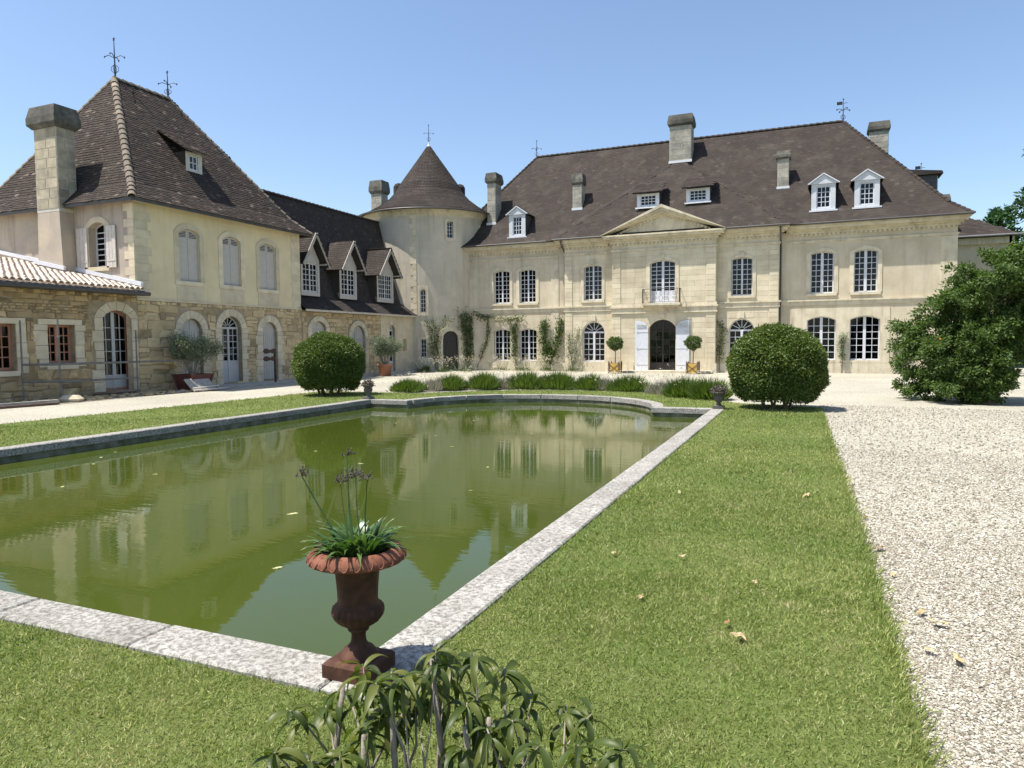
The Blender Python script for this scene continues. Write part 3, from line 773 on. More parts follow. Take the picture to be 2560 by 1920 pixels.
# plinth, string courses, frieze line, cornice with dentils
def mould(fr, u0, u1, prof, name, mat='trim', ret=True):
    m = MB()
    for (z0, z1, d) in prof:
        e = d if ret else 0
        fbox(m, fr, u0-e, u1+e, z0, z1, -.05, d)
    return m.build(name, mat, CH)
for fr, a, b in ((fW, -19.4, -13.1), (fB, -12.99, -12.0), (fB, -10.55, -10.12), (fP, -10.08, -8.9), (fP, -5.7, -4.47), (fB, -4.42, -3.9), (fB, -2.5, -1.38), (fW, -1.32, HX1)):
    mould(fr, a, b, [(-.1, .46, .05), (.46, .5, .03)], 'plinth', 'trim')
for fr, a, b in ((fW, -19.0, -13.05), (fW, -1.3, HX1)):
    mould(fr, a, b, [(3.47, 3.66, .05), (3.661, 3.74, .1)], 'string_course')
for fr, a, b in ((fB, -13.0, -10.12), (fB, -4.43, -1.38)):
    mould(fr, a, b, [(3.42, 3.47, .06), (3.471, 3.66, .035), (3.661, 3.74, .1)], 'string_course')
mould(fP, -10.08, -4.47, [(3.22, 3.3, .08), (3.301, 3.52, .045), (3.521, 3.6, .12), (3.601, 3.76, .05)], 'string_course')
CORN = [(7.08, 7.2, .1), (7.201, 7.3, .22), (7.301, 7.42, .4), (7.421, 7.5, .48)]
secs = ((fW, -19.3, -13.55), (fB, -13.0, -10.5), (fP, -10.08, -4.47), (fB, -4.05, -1.38), (fW, -.85, HX1))
for fr, a, b in secs:
    mould(fr, a, b, [(6.62, 6.67, .03), (6.671, 6.74, .06)], 'architrave')
    mould(fr, a, b, CORN, 'cornice')
    m = MB(); k = int((b-a)/.21)
    for i in range(k):
        u = a+.08+i*(b-a-.1)/k; fbox(m, fr, u, u+.11, 6.98, 7.078, -.02, .09)
    m.build('dentil_row', 'trim', CH)['kind'] = 'stuff'
# recessed panel bands on the wings (flat raised pilaster strips)
m = MB(); fbox(m, fW, -13.95, -13.48, .5, 3.46, -.02, .03); fbox(m, fW, -13.95, -13.48, 3.75, 6.6, -.02, .03); m.build('pilaster', 'trim', CH)
m = MB(); fbox(m, fW, 5.85, HX1+.01, .5, 3.46, -.02, .03); fbox(m, fW, 5.85, HX1+.01, 3.75, 6.6, -.02, .03); m.build('pilaster', 'trim', CH)
m = MB(); plate(m, fW, rect(-.75, 3.75, .52, 3.3), H(wr_lo), .03, .06); m.build('stone_panel', 'trim', CH)
m = MB(); plate(m, fW, rect(-18.6, -14.3, .52, 3.3), H(wl_lo), .025, .05); m.build('stone_panel', 'render', CH)
# windows
for (L, fr, r, kw) in ((wl_up, fW, 7, dict(surround=.2, sill=1)), (wr_up, fW, 7, dict(surround=.2, sill=1, stile=.13)), (bl_up, fB, 7, dict(surround=.17, sill=1, keystone=True, mat='greywhite')),
                       (br_up, fB, 7, dict(surround=.17, sill=1, keystone=True, mat='greywhite')), (wl_lo, fW, 5, dict(stile=.1)), (wr_lo, fW, 6, dict(curtains=True, stile=.13))):
    for h in L: window(CH, fr, *h, rows=r, **kw)
for h in bl_lo+br_lo: window(CH, fB, *h, rows=5, fan=True, stile=.12, surround=.0)
window(CH, fP, *p_up[0], rows=7, panel=.62, stile=.13, surround=.2, keystone=True, name='balcony_door')
# keystones on the ground-floor bay doors
for h in bl_lo+br_lo:
    c = (h[0]+h[1])/2; fbox(MB(), fB, c-.13, c+.13, 2.88, 3.2, -.02, .07).build('keystone', 'trim', CH)
# entrance door, dark bronze glazed
D0 = window(CH, fP, *p_lo[0], rows=5, cols=4, mat='darkdoor', panel=.35, stile=.09, mun=.02, d=-.22, name='entrance_door', label='dark glazed entrance door under shallow arch')
fbox(MB(), fP, -7.42, -7.14, 2.9, 3.2, -.02, .08).build('keystone', 'trim', CH)
# shutters of the entrance
for s_, (a, b) in ((-1, (-8.76, -8.04)), (1, (-6.53, -5.83))):
    pts = [(a, .1), (b, .1)]
    top = [(a+(b-a)*t, (2.45+.40*math.sin((t if s_ < 0 else 1-t)*PI/2*1.0)) if False else 2.46+.36*math.sqrt(max(0, 1-(t if s_ < 0 else 1-t)**2))) for t in (1, .8, .6, .4, .2, 0)]
    pts += top
    S = MB().prism([fP.p(u, z, .03) for u, z in pts], fP.N*.045).build('shutter', 'white', CH)
    cx = (a+b)/2
    lp = [(cx+(u-cx)*.8, min(z, 9)-.1) for u, z in top]; zz = 2.38
    lou = MB()
    MB().prism([fP.p(u, z, .076) for u, z in [(lp[-1][0], zz), (lp[0][0], zz)]+lp], fP.N*.004).build('louvre_panel', 'greywhite', S)
    for k in range(5): fbox(lou, fP, a+.1, b-.1, zz+.03+k*.045, zz+.045+k*.045, .08, .095)
    lou.build('louvre', 'greywhite', S)
    for z in (.42, 1.3, 2.2):
        h = MB(); e0, e1 = (b, a+.14) if s_ < 0 else (a, b-.14)
        fbox(h, fP, min(e0, e1), max(e0, e1), z-.018, z+.018, .076, .09)
        c0 = (e1, z); ptsr = [fP.p(c0[0]+.055*math.cos(t), z+.055*math.sin(t), .085) for t in np.linspace(0, 2*PI, 13)]
        h.tube(ptsr, .011, 5, False); h.build('strap_hinge', 'white', S)
# doorstep
m = MB(); m.box(-10.0, -4.6, 37.75, 38.44, -.03, .1); m.build('doorstep', 'trim', CH)
# balcony
m = MB(); fbox(m, fP, -8.32, -6.26, 3.62, 3.74, .0, .5); fbox(m, fP, -8.24, -6.34, 3.53, 3.619, .0, .42)
BAL = m.build('balcony', 'trim', CH)
m = MB(); d0 = .46; zt = 4.5
for u in (-8.28, -6.3): m.tube([fP.p(u, 3.74, d0), fP.p(u, zt, d0)], .016, 6); m.tube([fP.p(u, zt, d0), fP.p(u, zt, .0)], .016, 6)
m.tube([fP.p(-8.28, zt, d0), fP.p(-6.3, zt, d0)], .018, 6); m.tube([fP.p(-8.28, 3.8, d0), fP.p(-6.3, 3.8, d0)], .012, 6)
m.build('railing', 'iron', BAL)
def scroll(c, r, turns=1.6, a0=0, s=1, n=26): return [(c[0]+s*r*(1-t*.8)*math.cos(a0+turns*2*PI*t), c[1]+r*(1-t*.8)*math.sin(a0+turns*2*PI*t)) for t in np.linspace(0, 1, n)]
m = MB()
for cx_ in (-8.05, -7.6, -7.0, -6.55):
    s_ = 1 if cx_ < CX else -1
    for zc, r_, a_ in ((3.98, .12, 0), (4.27, .13, PI)): m.tube([fP.p(u, z, d0) for u, z in scroll((cx_, zc), r_, 1.5, a_, s_)], .009, 4, False)
    m.tube([fP.p(cx_-s_*.13, 3.8, d0), fP.p(cx_-s_*.1, 4.1, d0), fP.p(cx_-s_*.14, zt, d0)], .009, 4, False)
for t in (-.12, .12): m.tube([fP.p(CX+t*.3, 3.8, d0), fP.p(CX+t, 4.05, d0), fP.p(CX-t*.6, 4.25, d0), fP.p(CX+t*.6, zt, d0)], .009, 4, False)
m.build('scrollwork', 'iron', BAL)
m = MB()
for u in (-8.28, -6.3):
    for q in (.12, .26, .38): m.tube([fP.p(u, 3.74, q), fP.p(u, 4.1, q+.04), fP.p(u, zt, q)], .009, 4, False)
m.build('side_bars', 'iron', BAL)
# pediment
ap = (CX, 8.98); L0, R0 = (-10.62, 7.52), (-3.96, 7.52)
m = MB(); m.prism([(-10.1, PY-.03, 7.5), (-4.46, PY-.03, 7.5), (CX, PY-.03, 8.72)], (0, .3, 0)); m.build('tympanum', 'trim', CH)
for (q, nm) in ((L0, -1), (R0, 1)):
    m = MB()
    for (t0, t1, d) in ((.0, .15, .52), (.15, .27, .45), (.27, .38, .3), (.38, .46, .12)):
        nx, nz = (ap[1]-q[1]), abs(ap[0]-q[0]); Ln = math.hypot(nx, nz)
        off = lambda p, t: (p[0], p[1]-t*Ln/nz*1.0)
        a0, a1, b0, b1 = off(q, t0), off(ap, t0), off(ap, t1-.0005), off(q, t1-.0005)
        # trim below horizontal cornice top
        P4 = [a0, a1, b1 if False else b0, b1]
        P4 = [(p[0], max(p[1], 7.503)) for p in P4]
        y0 = PY-d; back = 40.4 if t0 == 0 else PY+.05
        m.prism([(x, y0, z) for x, z in P4], (0, back-y0, 0))
    m.build('raking_cornice', 'trim', CH)
m = MB()
for s_ in (-1, 1):
    for i in range(13):
        t = (i+.8)/14; x = CX+s_*2.6*(1-t); z = 7.52+t*.98; m.box(x-.05, x+.05, PY-.11, PY-.01, z-.05, z+.05)
m.build('raking_dentils', 'trim', CH)['kind'] = 'stuff'
# ---- roof
EY, EZ = 38.8, 7.53; FY, FZ = 39.65, 8.25; RY, RZ = 44.4, 13.95
XL, XR, RL, RRr = -21.6, 7.05, -16.7, 1.67
FI = .85; BKY = 2*RY-EY
def quad(*p): return [Vector(q) for q in p]
front_lo = quad((XL, EY, EZ), (XR, EY, EZ), (XR-FI, FY, FZ), (XL+FI, FY, FZ))
front_up = quad((XL+FI, FY, FZ), (XR-FI, FY, FZ), (RRr, RY, RZ), (RL, RY, RZ))
right_lo = quad((XR, EY, EZ), (XR, BKY, EZ), (XR-FI, BKY-.85, FZ), (XR-FI, FY, FZ))
right_up = quad((XR-FI, FY, FZ), (XR-FI, BKY-.85, FZ), (RRr, RY, RZ))
back_lo = quad((XR, BKY, EZ), (XL, BKY, EZ), (XL+FI, BKY-.85, FZ), (XR-FI, BKY-.85, FZ))
back_up = quad((XR-FI, BKY-.85, FZ), (XL+FI, BKY-.85, FZ), (RL, RY, RZ), (RRr, RY, RZ))
left_lo = quad((XL, BKY, EZ), (XL, EY, EZ), (XL+FI, FY, FZ), (XL+FI, BKY-.85, FZ))
left_up = quad((XL+FI, BKY-.85, FZ), (XL+FI, FY, FZ), (RL, RY, RZ))
m = MB()
for q in (front_lo, front_up, right_lo, right_up, back_lo, back_up, left_lo, left_up): m.add(q, [tuple(range(len(q)))])
m.add(quad((XL, EY, EZ-.03), (XR, EY, EZ-.03), (XR, BKY, EZ-.03), (XL, BKY, EZ-.03)), [(0, 3, 2, 1)])
ROOF = m.build('roof', 'tile_main', CH)
# raised roof over the centre bays
A_, B_, T_ = Vector((-13.5, 38.36, 7.52)), Vector((-.95, 38.36, 7.52)), Vector((-7.15, 42.95, 12.42))
A2, B2 = Vector((-14.3, 38.86, 7.58)), Vector((-.15, 38.86, 7.58))
wf = [A_, B_, T_]; wL = [A2, A_, T_]; wR = [B_, B2, T_]
m = MB()
for q in (wf, wL, wR): m.add(q, [(0, 1, 2)])
m.add([A_, B_, Vector((-.95, 39.2, 7.5)), Vector((-13.5, 39.2, 7.5))], [(0, 3, 2, 1)])
m.build('bay_roof', 'tile_main', CH)
its = []
ped_hole = quad((-10.6, 37.9, 7.5), (-4.0, 37.9, 7.5), (CX, 40.3, 9.0))
for q in (front_lo, front_up, right_lo, right_up): its += tiles_on(q, .2, .16, .24, .007, jit=.005)
for q in (wf, wL, wR): its += tiles_on(q, .2, .16, .24, .007, jit=.005)
pieces(ROOF, 'roof_tile', its, TILE, 'tile_main', 0, 'roof_tiles')
rt = ridge_run((RL, RY, RZ+.02), (RRr, RY, RZ+.02), .24, .4, .34)
rt += ridge_run((XR, EY, EZ+.02), (XR-FI, FY, FZ+.02), .2, .36, .3)+ridge_run((XR-FI, FY, FZ+.02), (RRr, RY, RZ+.02), .2, .36, .3)
rt += ridge_run((XL+FI, FY, FZ+.02), (RL, RY, RZ+.02), .2, .36, .3)
pieces(ROOF, 'ridge_tile', rt, HALF, 'tile_main', 300)
# gutters
for (a, b, y) in ((-19.3, -13.5, EY-.05), (XR+.02, -.9, EY-.05)): MB().tube([(a, y, EZ+.0), (b, y, EZ+.0)], .055, 8).build('gutter', 'gutter', CH)
for (a, b) in ((-13.55, -10.65), (-3.95, -.9)): MB().tube([(a, 38.3, 7.52), (b, 38.3, 7.52)], .055, 8).build('gutter', 'gutter', CH)
for x in (-1.33, -13.06):
    MB().tube([(x-.0, 38.35, 7.42), (x, 38.62, 7.15), (x, 38.85 if x > -5 else 39.15, 6.85), (x, 39.17, 6.6), (x, 39.17, .05)], .045, 8).build('downpipe', 'gutter', CH)
# ---- chimneys
def chimney(parent, x0, x1, y0, y1, zb, zs, zt, cap=.1, ch=.33, capmat='chimcap', flash=True, cols=2, name='chimney', bmat='chimney'):
    m = MB(); m.box(x0, x1, y0, y1, zb, zs); c = m.build(name, 'joint', parent)
    it = []
    for fr, a, b in ((Fr((0, y0, 0), (1, 0, 0), (0, -1, 0)), x0, x1), (Fr((x1, 0, 0), (0, 1, 0), (1, 0, 0)), y0, y1)):
        it += ashlar(fr, a+.004, b-.004, zb+.1, zs, [], ch=ch, bl=(b-a)/cols*1.15, proud=.012, gap=.028)
    it += ashlar(Fr((x0, 0, 0), (0, -1, 0), (-1, 0, 0)), -y1+.004, -y0-.004, zb+.1, zs, [], ch=ch, bl=.5, proud=.012, gap=.022)
    pieces(c, 'chimney_block', it, BLK, bmat, 60)
    m = MB(); h = zt-zs
    for (z0, z1, e0, e1) in ((0, .12, .3, .75), (.12, .2, .85, 1), (.2, .5, 1, 1), (.5, .97, .96, .5), (.97, 1, .5, .45)):
        m.add([(x, y, zs+h*z) for (z, e) in ((z0, e0), (z1, e1)) for (x, y) in ((x0-cap*e, y0-cap*e), (x1+cap*e, y0-cap*e), (x1+cap*e, y1+cap*e), (x0-cap*e, y1+cap*e))],
              [(0, 1, 5, 4), (1, 2, 6, 5), (2, 3, 7, 6), (3, 0, 4, 7), (4, 5, 6, 7), (3, 2, 1, 0)])
    m.build('chimney_cap', capmat, c)
    if flash: MB().box(x0-.05, x1+.05, y0-.06, y0-.004, zb+.0, zb+.14).build('flashing', 'lead', c)
    return c
chimney(CH, -7.7, -6.45, 42.75, 43.7, 12.2, 14.35, 15.0, .12)
chimney(CH, -13.08, -12.52, 40.75, 41.35, 9.55, 11.05, 11.7, .08, .28)
chimney(CH, -1.6, -1.05, 41.0, 41.6, 9.8, 11.4, 11.82, .1, .5, cols=1)
chimney(CH, -18.5, -17.95, 40.3, 41.2, 9.0, 11.55, 12.2, .12)
chimney(CH, 3.1, 4.05, 45.4, 46.2, 10.5, 13.45, 14.0, .1)
# ---- gabled dormers
def dormer(parent, xc, w_, yf, zb, zw, za, cols=3, rows=4):
    fr = Fr((0, yf, 0), (1, 0, 0), (0, -1, 0)); a, b = xc-w_/2, xc+w_/2
    yb = RY-(RZ-za)/1.2
    m = MB(); plate(m, fr, rect(a, b, zb, zw+.12), [rect(a+.24, b-.24, zb+.13, zw)], 0, .12)
    m.prism([(a-.13, yf-.06, zw+.12), (b+.13, yf-.06, zw+.12), (xc, yf-.06, za)], (0, .06, 0))
    dm = m.build('dormer', 'greywhite', parent)
    for s_ in (a, b): MB().prism([(s_-.02*(s_ > xc), yf+.001, zb), (s_-.02*(s_ > xc), yf+.001, zw+.12), (s_-.02*(s_ > xc), FY+(zw+.1-FZ)/1.2, zw+.12), (s_-.02*(s_ > xc), FY+(zb-FZ)/1.2, zb)], (.02, 0, 0)).build('cheek', 'gutter', dm)
    m = MB()
    for s_ in (-1, 1):
        e = xc+s_*(w_/2+.16); m.prism([(e, yf-.1, zw+.1), (xc, yf-.1, za+.02), (xc, yb, za+.02), (e, FY+(zw+.1-FZ)/1.2+.1, zw+.1)], (0, 0, .045))
    m.build('dormer_roof', 'zinc' if False else 'tile_main', dm)
    m = MB()
    for s_ in (-1, 1): m.bar((xc+s_*(w_/2+.17), yf-.11, zw+.12), (xc, yf-.11, za+.045), .03, .05)
    m.build('bargeboard', 'lead', dm)
    window(dm, fr, a+.24, b-.24, zb+.13, zw, zw, cols=cols, rows=rows, stile=0, d=-.06, mun=.03, fw=.05)
    MB().box(a-.1, b+.1, yf-.09, yf-.005, zb-.06, zb+.02).build('sill', 'lead', dm)
dormer(CH, -16.12, 1.06, 39.35, 7.98, 9.2, 9.75)
dormer(CH, .65, 1.13, 39.62, 8.28, 9.5, 10.08)
dormer(CH, 2.64, 1.13, 39.62, 8.28, 9.5, 10.08)
def shed_dormer(parent, x0, x1, yf, zb, zt):
    fr = Fr((0, yf, 0), (1, 0, 0), (0, -1, 0))
    m = MB(); plate(m, fr, rect(x0, x1, zb, zt), [rect(x0+.18, x1-.18, zb+.1, zt-.08)], 0, .1); dm = m.build('shed_dormer', 'white', parent)
    ys = lambda z: FY-.35+(z-FZ)/1.15
    for s_ in (x0, x1-.02): MB().prism([(s_, yf+.001, zb), (s_, yf+.001, zt), (s_, ys(zt)+.3, zt+.25), (s_, ys(zb), zb)], (.02, 0, 0)).build('cheek', 'gutter', dm)
    q = quad((x0-.2, yf-.25, zt-.02), (x1+.2, yf-.25, zt-.02), (x1+.2, yf+1.15, zt+.75), (x0-.2, yf+1.15, zt+.75))
    m = MB().prism([v for v in q], (0, 0, .05)); rf = m.build('dormer_roof', 'tile_main', dm)
    pieces(rf, 'roof_tile', tiles_on([v+Vector((0, 0, .06)) for v in q], .2, .16, .24, .018), TILE, 'tile_main', 0, 'roof_tiles')
    window(dm, fr, x0+.18, x1-.18, zb+.1, zt-.08, zt-.08, cols=4, rows=3, stile=0, d=-.06, mun=.028, fw=.05)
    MB().box(x0-.08, x1+.08, yf-.1, yf-.004, zb-.05, zb+.02).build('flashing', 'lead', dm)
shed_dormer(CH, -8.97, -7.72, 39.75, 9.18, 9.95)
shed_dormer(CH, -6.26, -5.0, 39.85, 9.25, 10.02)
shed_dormer(CH, 5.0, 6.0, 42.6, 9.3, 10.2) if False else None
m = MB(); m.box(5.0, 6.05, 42.4, 43.4, 9.3, 10.15); dm = m.build('side_dormer', 'gutter', CH)
MB().prism([(4.8, 42.2, 10.16), (6.3, 42.2, 10.16), (6.25, 42.2, 10.3), (4.6, 42.2, 10.5)], (0, 1.4, 0)).build('dormer_roof', 'tile_main', dm)
MB().box(6.052, 6.1, 42.5, 43.3, 9.35, 10.1).build('dormer_front', 'white', dm)
# ---- weather vanes
def vane(parent, p, h, style=0, sc=1.0):
    x, y, z = p; m = MB(); m.tube([(x, y, z-.1), (x, y, z+h*.3), (x, y, z+h)], [.035*sc, .025*sc, .012*sc], 6); v = m.build('finial', 'iron', parent)
    m = MB()
    for k in range(4):
        a = k*PI/2+.5; dx, dy = math.cos(a), math.sin(a); L = .34*sc
        m.tube([(x, y, z+h*.48), (x+dx*L*.6, y+dy*L*.6, z+h*.55), (x+dx*L, y+dy*L, z+h*.50)], .013*sc, 5)
        m.tube([(x+dx*.03, y+dy*.03, z+h*.08), (x+dx*.13*sc, y+dy*.13*sc, z+h*.16), (x+dx*.12*sc, y+dy*.12*sc, z+h*.24), (x+dx*.03, y+dy*.03, z+h*.3)], .01*sc, 4)
        m.add([(x+dx*L+q[0]*sc, y+dy*L, z+h*.50+q[1]*sc) for q in ((-.04, 0), (0, -.05), (.05, 0), (0, .05))], [(0, 1, 2, 3)])
    m.build('scroll_arms', 'iron', v)
    m = MB()
    if style == 0:
        for a in np.linspace(0, 2*PI, 6)[:-1]: m.bar((x, y, z+h*.97), (x+.06*sc*math.cos(a), y, z+h*.97+.06*sc*math.sin(a)), .02*sc)
    else:
        m.prism([(x-.04, y-.01, z+h*.74), (x-.3*sc, y-.01, z+h*.74), (x-.3*sc, y-.01, z+h*.88), (x-.04, y-.01, z+h*.88)], (0, .02, 0)); m.bar((x, y, z+h*.8), (x+.2*sc, y, z+h*.8), .02)
        m.lathe((x, y, z+h*.98), [(.01, -.05), (.05, 0), (.01, .05)], 8)
    m.build('vane_head', 'iron', v)
vane(CH, (RL-.05, RY, RZ), 1.1, 0, .9); vane(CH, (RRr, RY, RZ), 1.25, 1, 1.1)
# ================================================================ REAR WING AND FAR PARTS
RW = thing('rear_wing', 'low rear wing of the chateau behind the climbing shrub', 'building', (9, 52, 0))
m = MB(); m.box(6.6, 10.25, 47.2, 58, -.1, 7.3); m.build('wall', 'render', RW)
m = MB(); m.box(6.6, 10.4, 47.0, 47.19, 7.0, 7.35); m.box(10.26, 10.5, 47.0, 58, 7.0, 7.35); m.build('cornice', 'trim', RW)
m = MB(); q0 = [(6.3, 46.75, 7.4), (10.75, 46.75, 7.4), (10.75, 58, 7.4), (6.3, 58, 7.4)]; q1 = [(6.6, 50.2, 9.6), (7.4, 50.2, 9.6), (7.4, 56, 9.6), (6.6, 56, 9.6)]
m.add(q0+q1, [(0, 1, 5, 4), (1, 2, 6, 5), (2, 3, 7, 6), (3, 0, 4, 7), (4, 5, 6, 7), (3, 2, 1, 0)]); rwroof = m.build('roof', 'tile_main', RW)
pieces(rwroof, 'roof_tile', tiles_on(quad(q0[0], q0[1], q1[1], q1[0]), .22, .18, .26, .018), TILE, 'tile_main', 0, 'roof_tiles')
MB().tube([(6.6, 46.7, 7.42), (10.85, 46.7, 7.42)], .06, 8).build('gutter', 'zinc', RW)
chimney(RW, 6.75, 7.3, 46.95, 47.5, 7.5, 9.4, 9.9, .1, flash=False)
m = MB(); m.add([(4.3, 49.6, 8.2), (8.5, 49.6, 8.2), (8.5, 53, 8.2), (4.3, 53, 8.2), (6.4, 51, 11.25)], [(0, 1, 4), (1, 2, 4), (2, 3, 4), (3, 0, 4), (3, 2, 1, 0)]); m.build('back_roof', 'tile_main', RW)
vane(RW, (6.4, 51, 11.25), 1.4, 1, 1.1)
# ================================================================ PAVILION (left, yellow upper storey)
FX = -22.1
fE = Fr((FX, 0, 0), (0, 1, 0), (1, 0, 0)); fS = Fr((0, 18.05, 0), (1, 0, 0), (0, -1, 0))
PV = thing('corner_pavilion', 'tall corner pavilion with yellow upper wall and steep old tiled roof', 'building', (-26.5, 22.5, 0))
Y0, Y1 = 18.05, 26.9
pv_up = [(19.96, 20.95, 4.13, 5.98, 6.14), (22.13, 23.12, 4.13, 5.98, 6.14), (24.25, 25.25, 4.1, 5.96, 6.12)]
pv_lo = [(19.96, 20.95, .12, 2.28, 2.71), (21.95, 23.05, .1, 2.35, 2.86), (24.27, 25.22, .12, 2.25, 2.68)]
m = MB(); plate(m, fE, rect(Y0, Y1, 3.36, 6.85), H(pv_up)); m.build('wall', 'yellow', PV)
m = MB(); plate(m, fE, rect(Y0, Y1, -.1, 3.355), H(pv_lo), 0); m.build('wall', 'mortar', PV)
sw = [(-24.42, -23.5, 4.56, 6.0, 6.17)]
m = MB(); plate(m, fS, rect(-31, FX, -.1, 6.85), H(sw), 0, .32); m.build('wall', 'south', PV)
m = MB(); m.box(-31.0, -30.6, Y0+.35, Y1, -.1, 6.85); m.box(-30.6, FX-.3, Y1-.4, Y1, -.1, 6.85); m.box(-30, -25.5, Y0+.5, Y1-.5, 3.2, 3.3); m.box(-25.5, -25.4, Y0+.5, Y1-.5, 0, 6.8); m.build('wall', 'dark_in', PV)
# rubble ground floor
MB().add([fE.p(17.6, -.1, -.004), fE.p(18.4, -.1, -.004), fE.p(18.4, 3.5, -.004), fE.p(17.6, 3.5, -.004)], [(0, 1, 2, 3)]).build('mortar_seam', 'mortar', PV)
it = rubble(fE, Y0, Y1-.02, 0, 3.3, [(a-.3, b+.3, z0, zs, za+.28) for (a, b, z0, zs, za) in pv_lo], .15, .36)
pieces(PV, 'rubble_stone', it, RUB, 'rubble', 300)
vs = []
for (a, b, z0, zs, za) in pv_lo:
    vs += voussoirs(fE, a, b, zs, za, .3, 9)
    z = .05
    while z < zs-.05:
        h = random.uniform(.22, .4); h = min(h, zs-z)
        if zs-z-h < .1: h = zs-z
        for u0, u1 in ((a-random.uniform(.25, .45), a), (b, b+random.uniform(.25, .45))):
            vs.append(fbox(MB(), fE, u0+.008, u1-.0, z+.008, z+h-.008, -.02, random.uniform(.02, .035)))
        z += h
for v in vs: v.build('jamb_stone', 'quoin', PV)
# quoins of the upper storey
def quoins(parent, fr, u0, s, z0, z1, wl_=.62, ws=.38, h=.3, proud=.014):
    it = []; n = round((z1-z0)/h); h = (z1-z0)/n
    for k in range(n):
        w_ = wl_ if k % 2 else ws; a, b = (u0, u0+w_) if s > 0 else (u0-w_, u0)
        it.append((fr.M((a+b)/2, z0+h*(k+.5), -.004, b-a-.008, proud+.004, h-.008), 0, w_))
    pieces(parent, 'quoin_stone', it, BLK, 'quoin', 300)
quoins(PV, fE, Y0+.005, 1, 3.4, 6.75, .7, .55); quoins(PV, fE, Y1-.005, -1, 3.4, 6.75, .64, .6)
quoins(PV, fS, FX-.005, -1, 3.9, 6.75, .5, .3)
m = MB(); fbox(m, fE, Y0-.01, Y1, 3.3, 3.37, -.02, .045); m.build('floor_band', 'quoin', PV)
# closed shutters upstairs and in the blind arches
def shutters(parent, fr, h, mat='shutter', d=-.08, vent=True, surround=.22, openr=False):
    a, b, z0, zs, za = h; c = (a+b)/2
    for k, (u0, u1) in enumerate(((a+.01, c-.008), (c+.008, b-.01))):
        zt = lambda u: topz(u, a, b, zs, za)-.012
        us = [u1+(u0-u1)*t for t in (0, .25, .5, .75, 1)]
        pts = [(u0, z0+.01), (u1, z0+.01)]+[(u, zt(u)) for u in us]
        S = MB().prism([fr.p(u, z, d-.04) for u, z in pts], fr.N*.04).build('shutter', mat, parent)
        if vent:
            m = MB(); zz = zs-.16
            vp = [(u0+.07, zz), (u1-.07, zz)]+[(u, zt(u)-.07) for u in (u1-.07, (u0+u1)/2, u0+.07)]
            m.prism([fr.p(u, z, d) for u, z in vp], fr.N*.005); m.build('vent_panel', 'dark_in' if False else 'gutter', S)
            m = MB()
            for q in range(3): fbox(m, fr, u0+.06, u1-.06, zz+.03+q*.06, zz+.05+q*.06, d+.006, d+.012)
            m.build('vent_slat', mat, S)
        m = MB()
        for q in (.2, .5, .8) if not vent else ():
            fbox(m, fr, u0+(u1-u0)*q-.004, u0+(u1-u0)*q+.004, z0+.03, zs-.05, d, d+.004)
        if m.v: m.build('board_joint', 'gutter', S)
    if surround:
        m = MB(); s = surround; ring(m, fr, arch(a, b, z0, zs, za), arch(a-s, b+s, z0, zs, za+s), -.01, .03, True); fbox(m, fr, a-s, b+s, z0-.16, z0, -.1, .05); m.build('surround', 'quoin', parent)
        fbox(MB(), fr, a-s*.7, b+s*.7, 3.40, z0-.165, -.01, .018).build('apron_stone', 'quoin', parent)
for h in pv_up: shutters(PV, fE, h)
shutters(PV, fE, pv_lo[0], vent=False, surround=0, d=-.14); shutters(PV, fE, pv_lo[2], vent=False, surround=0, d=-.14)
window(PV, fE, *pv_lo[1], rows=5, fan=True, mat='doorgrey', panel=.85, stile=.1, d=-.2, name='glazed_door', label='pale grey half-glazed double door with fanlight')
# south window with open shutters
window(PV, fS, *sw[0], cols=2, rows=7, stile=0, d=-.27, mat='greywhite', mun=.035)
fbox(MB(), fS, -24.6, -23.35, 4.4, 4.555, -.2, .07).build('sill', 'quoin', PV)
m = MB(); ring(m, fS, arch(*sw[0]), arch(-24.62, -23.3, 4.56, 6.05, 6.38), -.01, .02, True); m.build('surround', 'quoin', PV)
for a, b in ((-25.02, -24.46), (-23.46, -22.98)):
    S = fbox(MB(), fS, a, b, 4.5, 6.0, .03, .07).build('shutter', 'lilac', PV)
    m = MB()
    for z in (4.75, 5.75): fbox(m, fS, a+.04, b-.04, z-.02, z+.02, .071, .082)
    m.build('batten', 'lilac', S)
    m = MB()
    for k in (1, 2): fbox(m, fS, a+(b-a)*k/3-.003, a+(b-a)*k/3+.003, 4.52, 5.98, .0705, .0725)
    m.build('board_joint', 'gutter', S)
# ---- pavilion roof
ex0, ex1, ey0, ey1, ez = -31.35, -21.68, 17.68, 27.28, 6.86
rx, ra, rb, rz_ = -26.5, 21.0, 23.7, 12.67
fl = .75; fz = 7.5
c0 = [(ex0, ey0, ez), (ex1, ey0, ez), (ex1, ey1, ez), (ex0, ey1, ez)]
c1 = [(ex0+fl, ey0+fl*.8, fz), (ex1-fl, ey0+fl*.8, fz), (ex1-fl, ey1-fl*.8, fz), (ex0+fl, ey1-fl*.8, fz)]
rA, rB = (rx, ra, rz_), (rx, rb, rz_)
faces = dict(S=[quad(c0[0], c0[1], c1[1], c1[0]), quad(c1[0], c1[1], rA)], E=[quad(c0[1], c0[2], c1[2], c1[1]), quad(c1[1], c1[2], rB, rA)],
             N=[quad(c0[2], c0[3], c1[3], c1[2]), quad(c1[2], c1[3], rB)], W=[quad(c0[3], c0[0], c1[0], c1[3]), quad(c1[3], c1[0], rA, rB)])
m = MB()
for k in faces:
    for q in faces[k]: m.add(q, [tuple(range(len(q)))])
m.add([(x, y, ez-.02) for x, y, _ in c0], [(0, 3, 2, 1)])
PR = m.build('roof', 'tile_pav', PV)
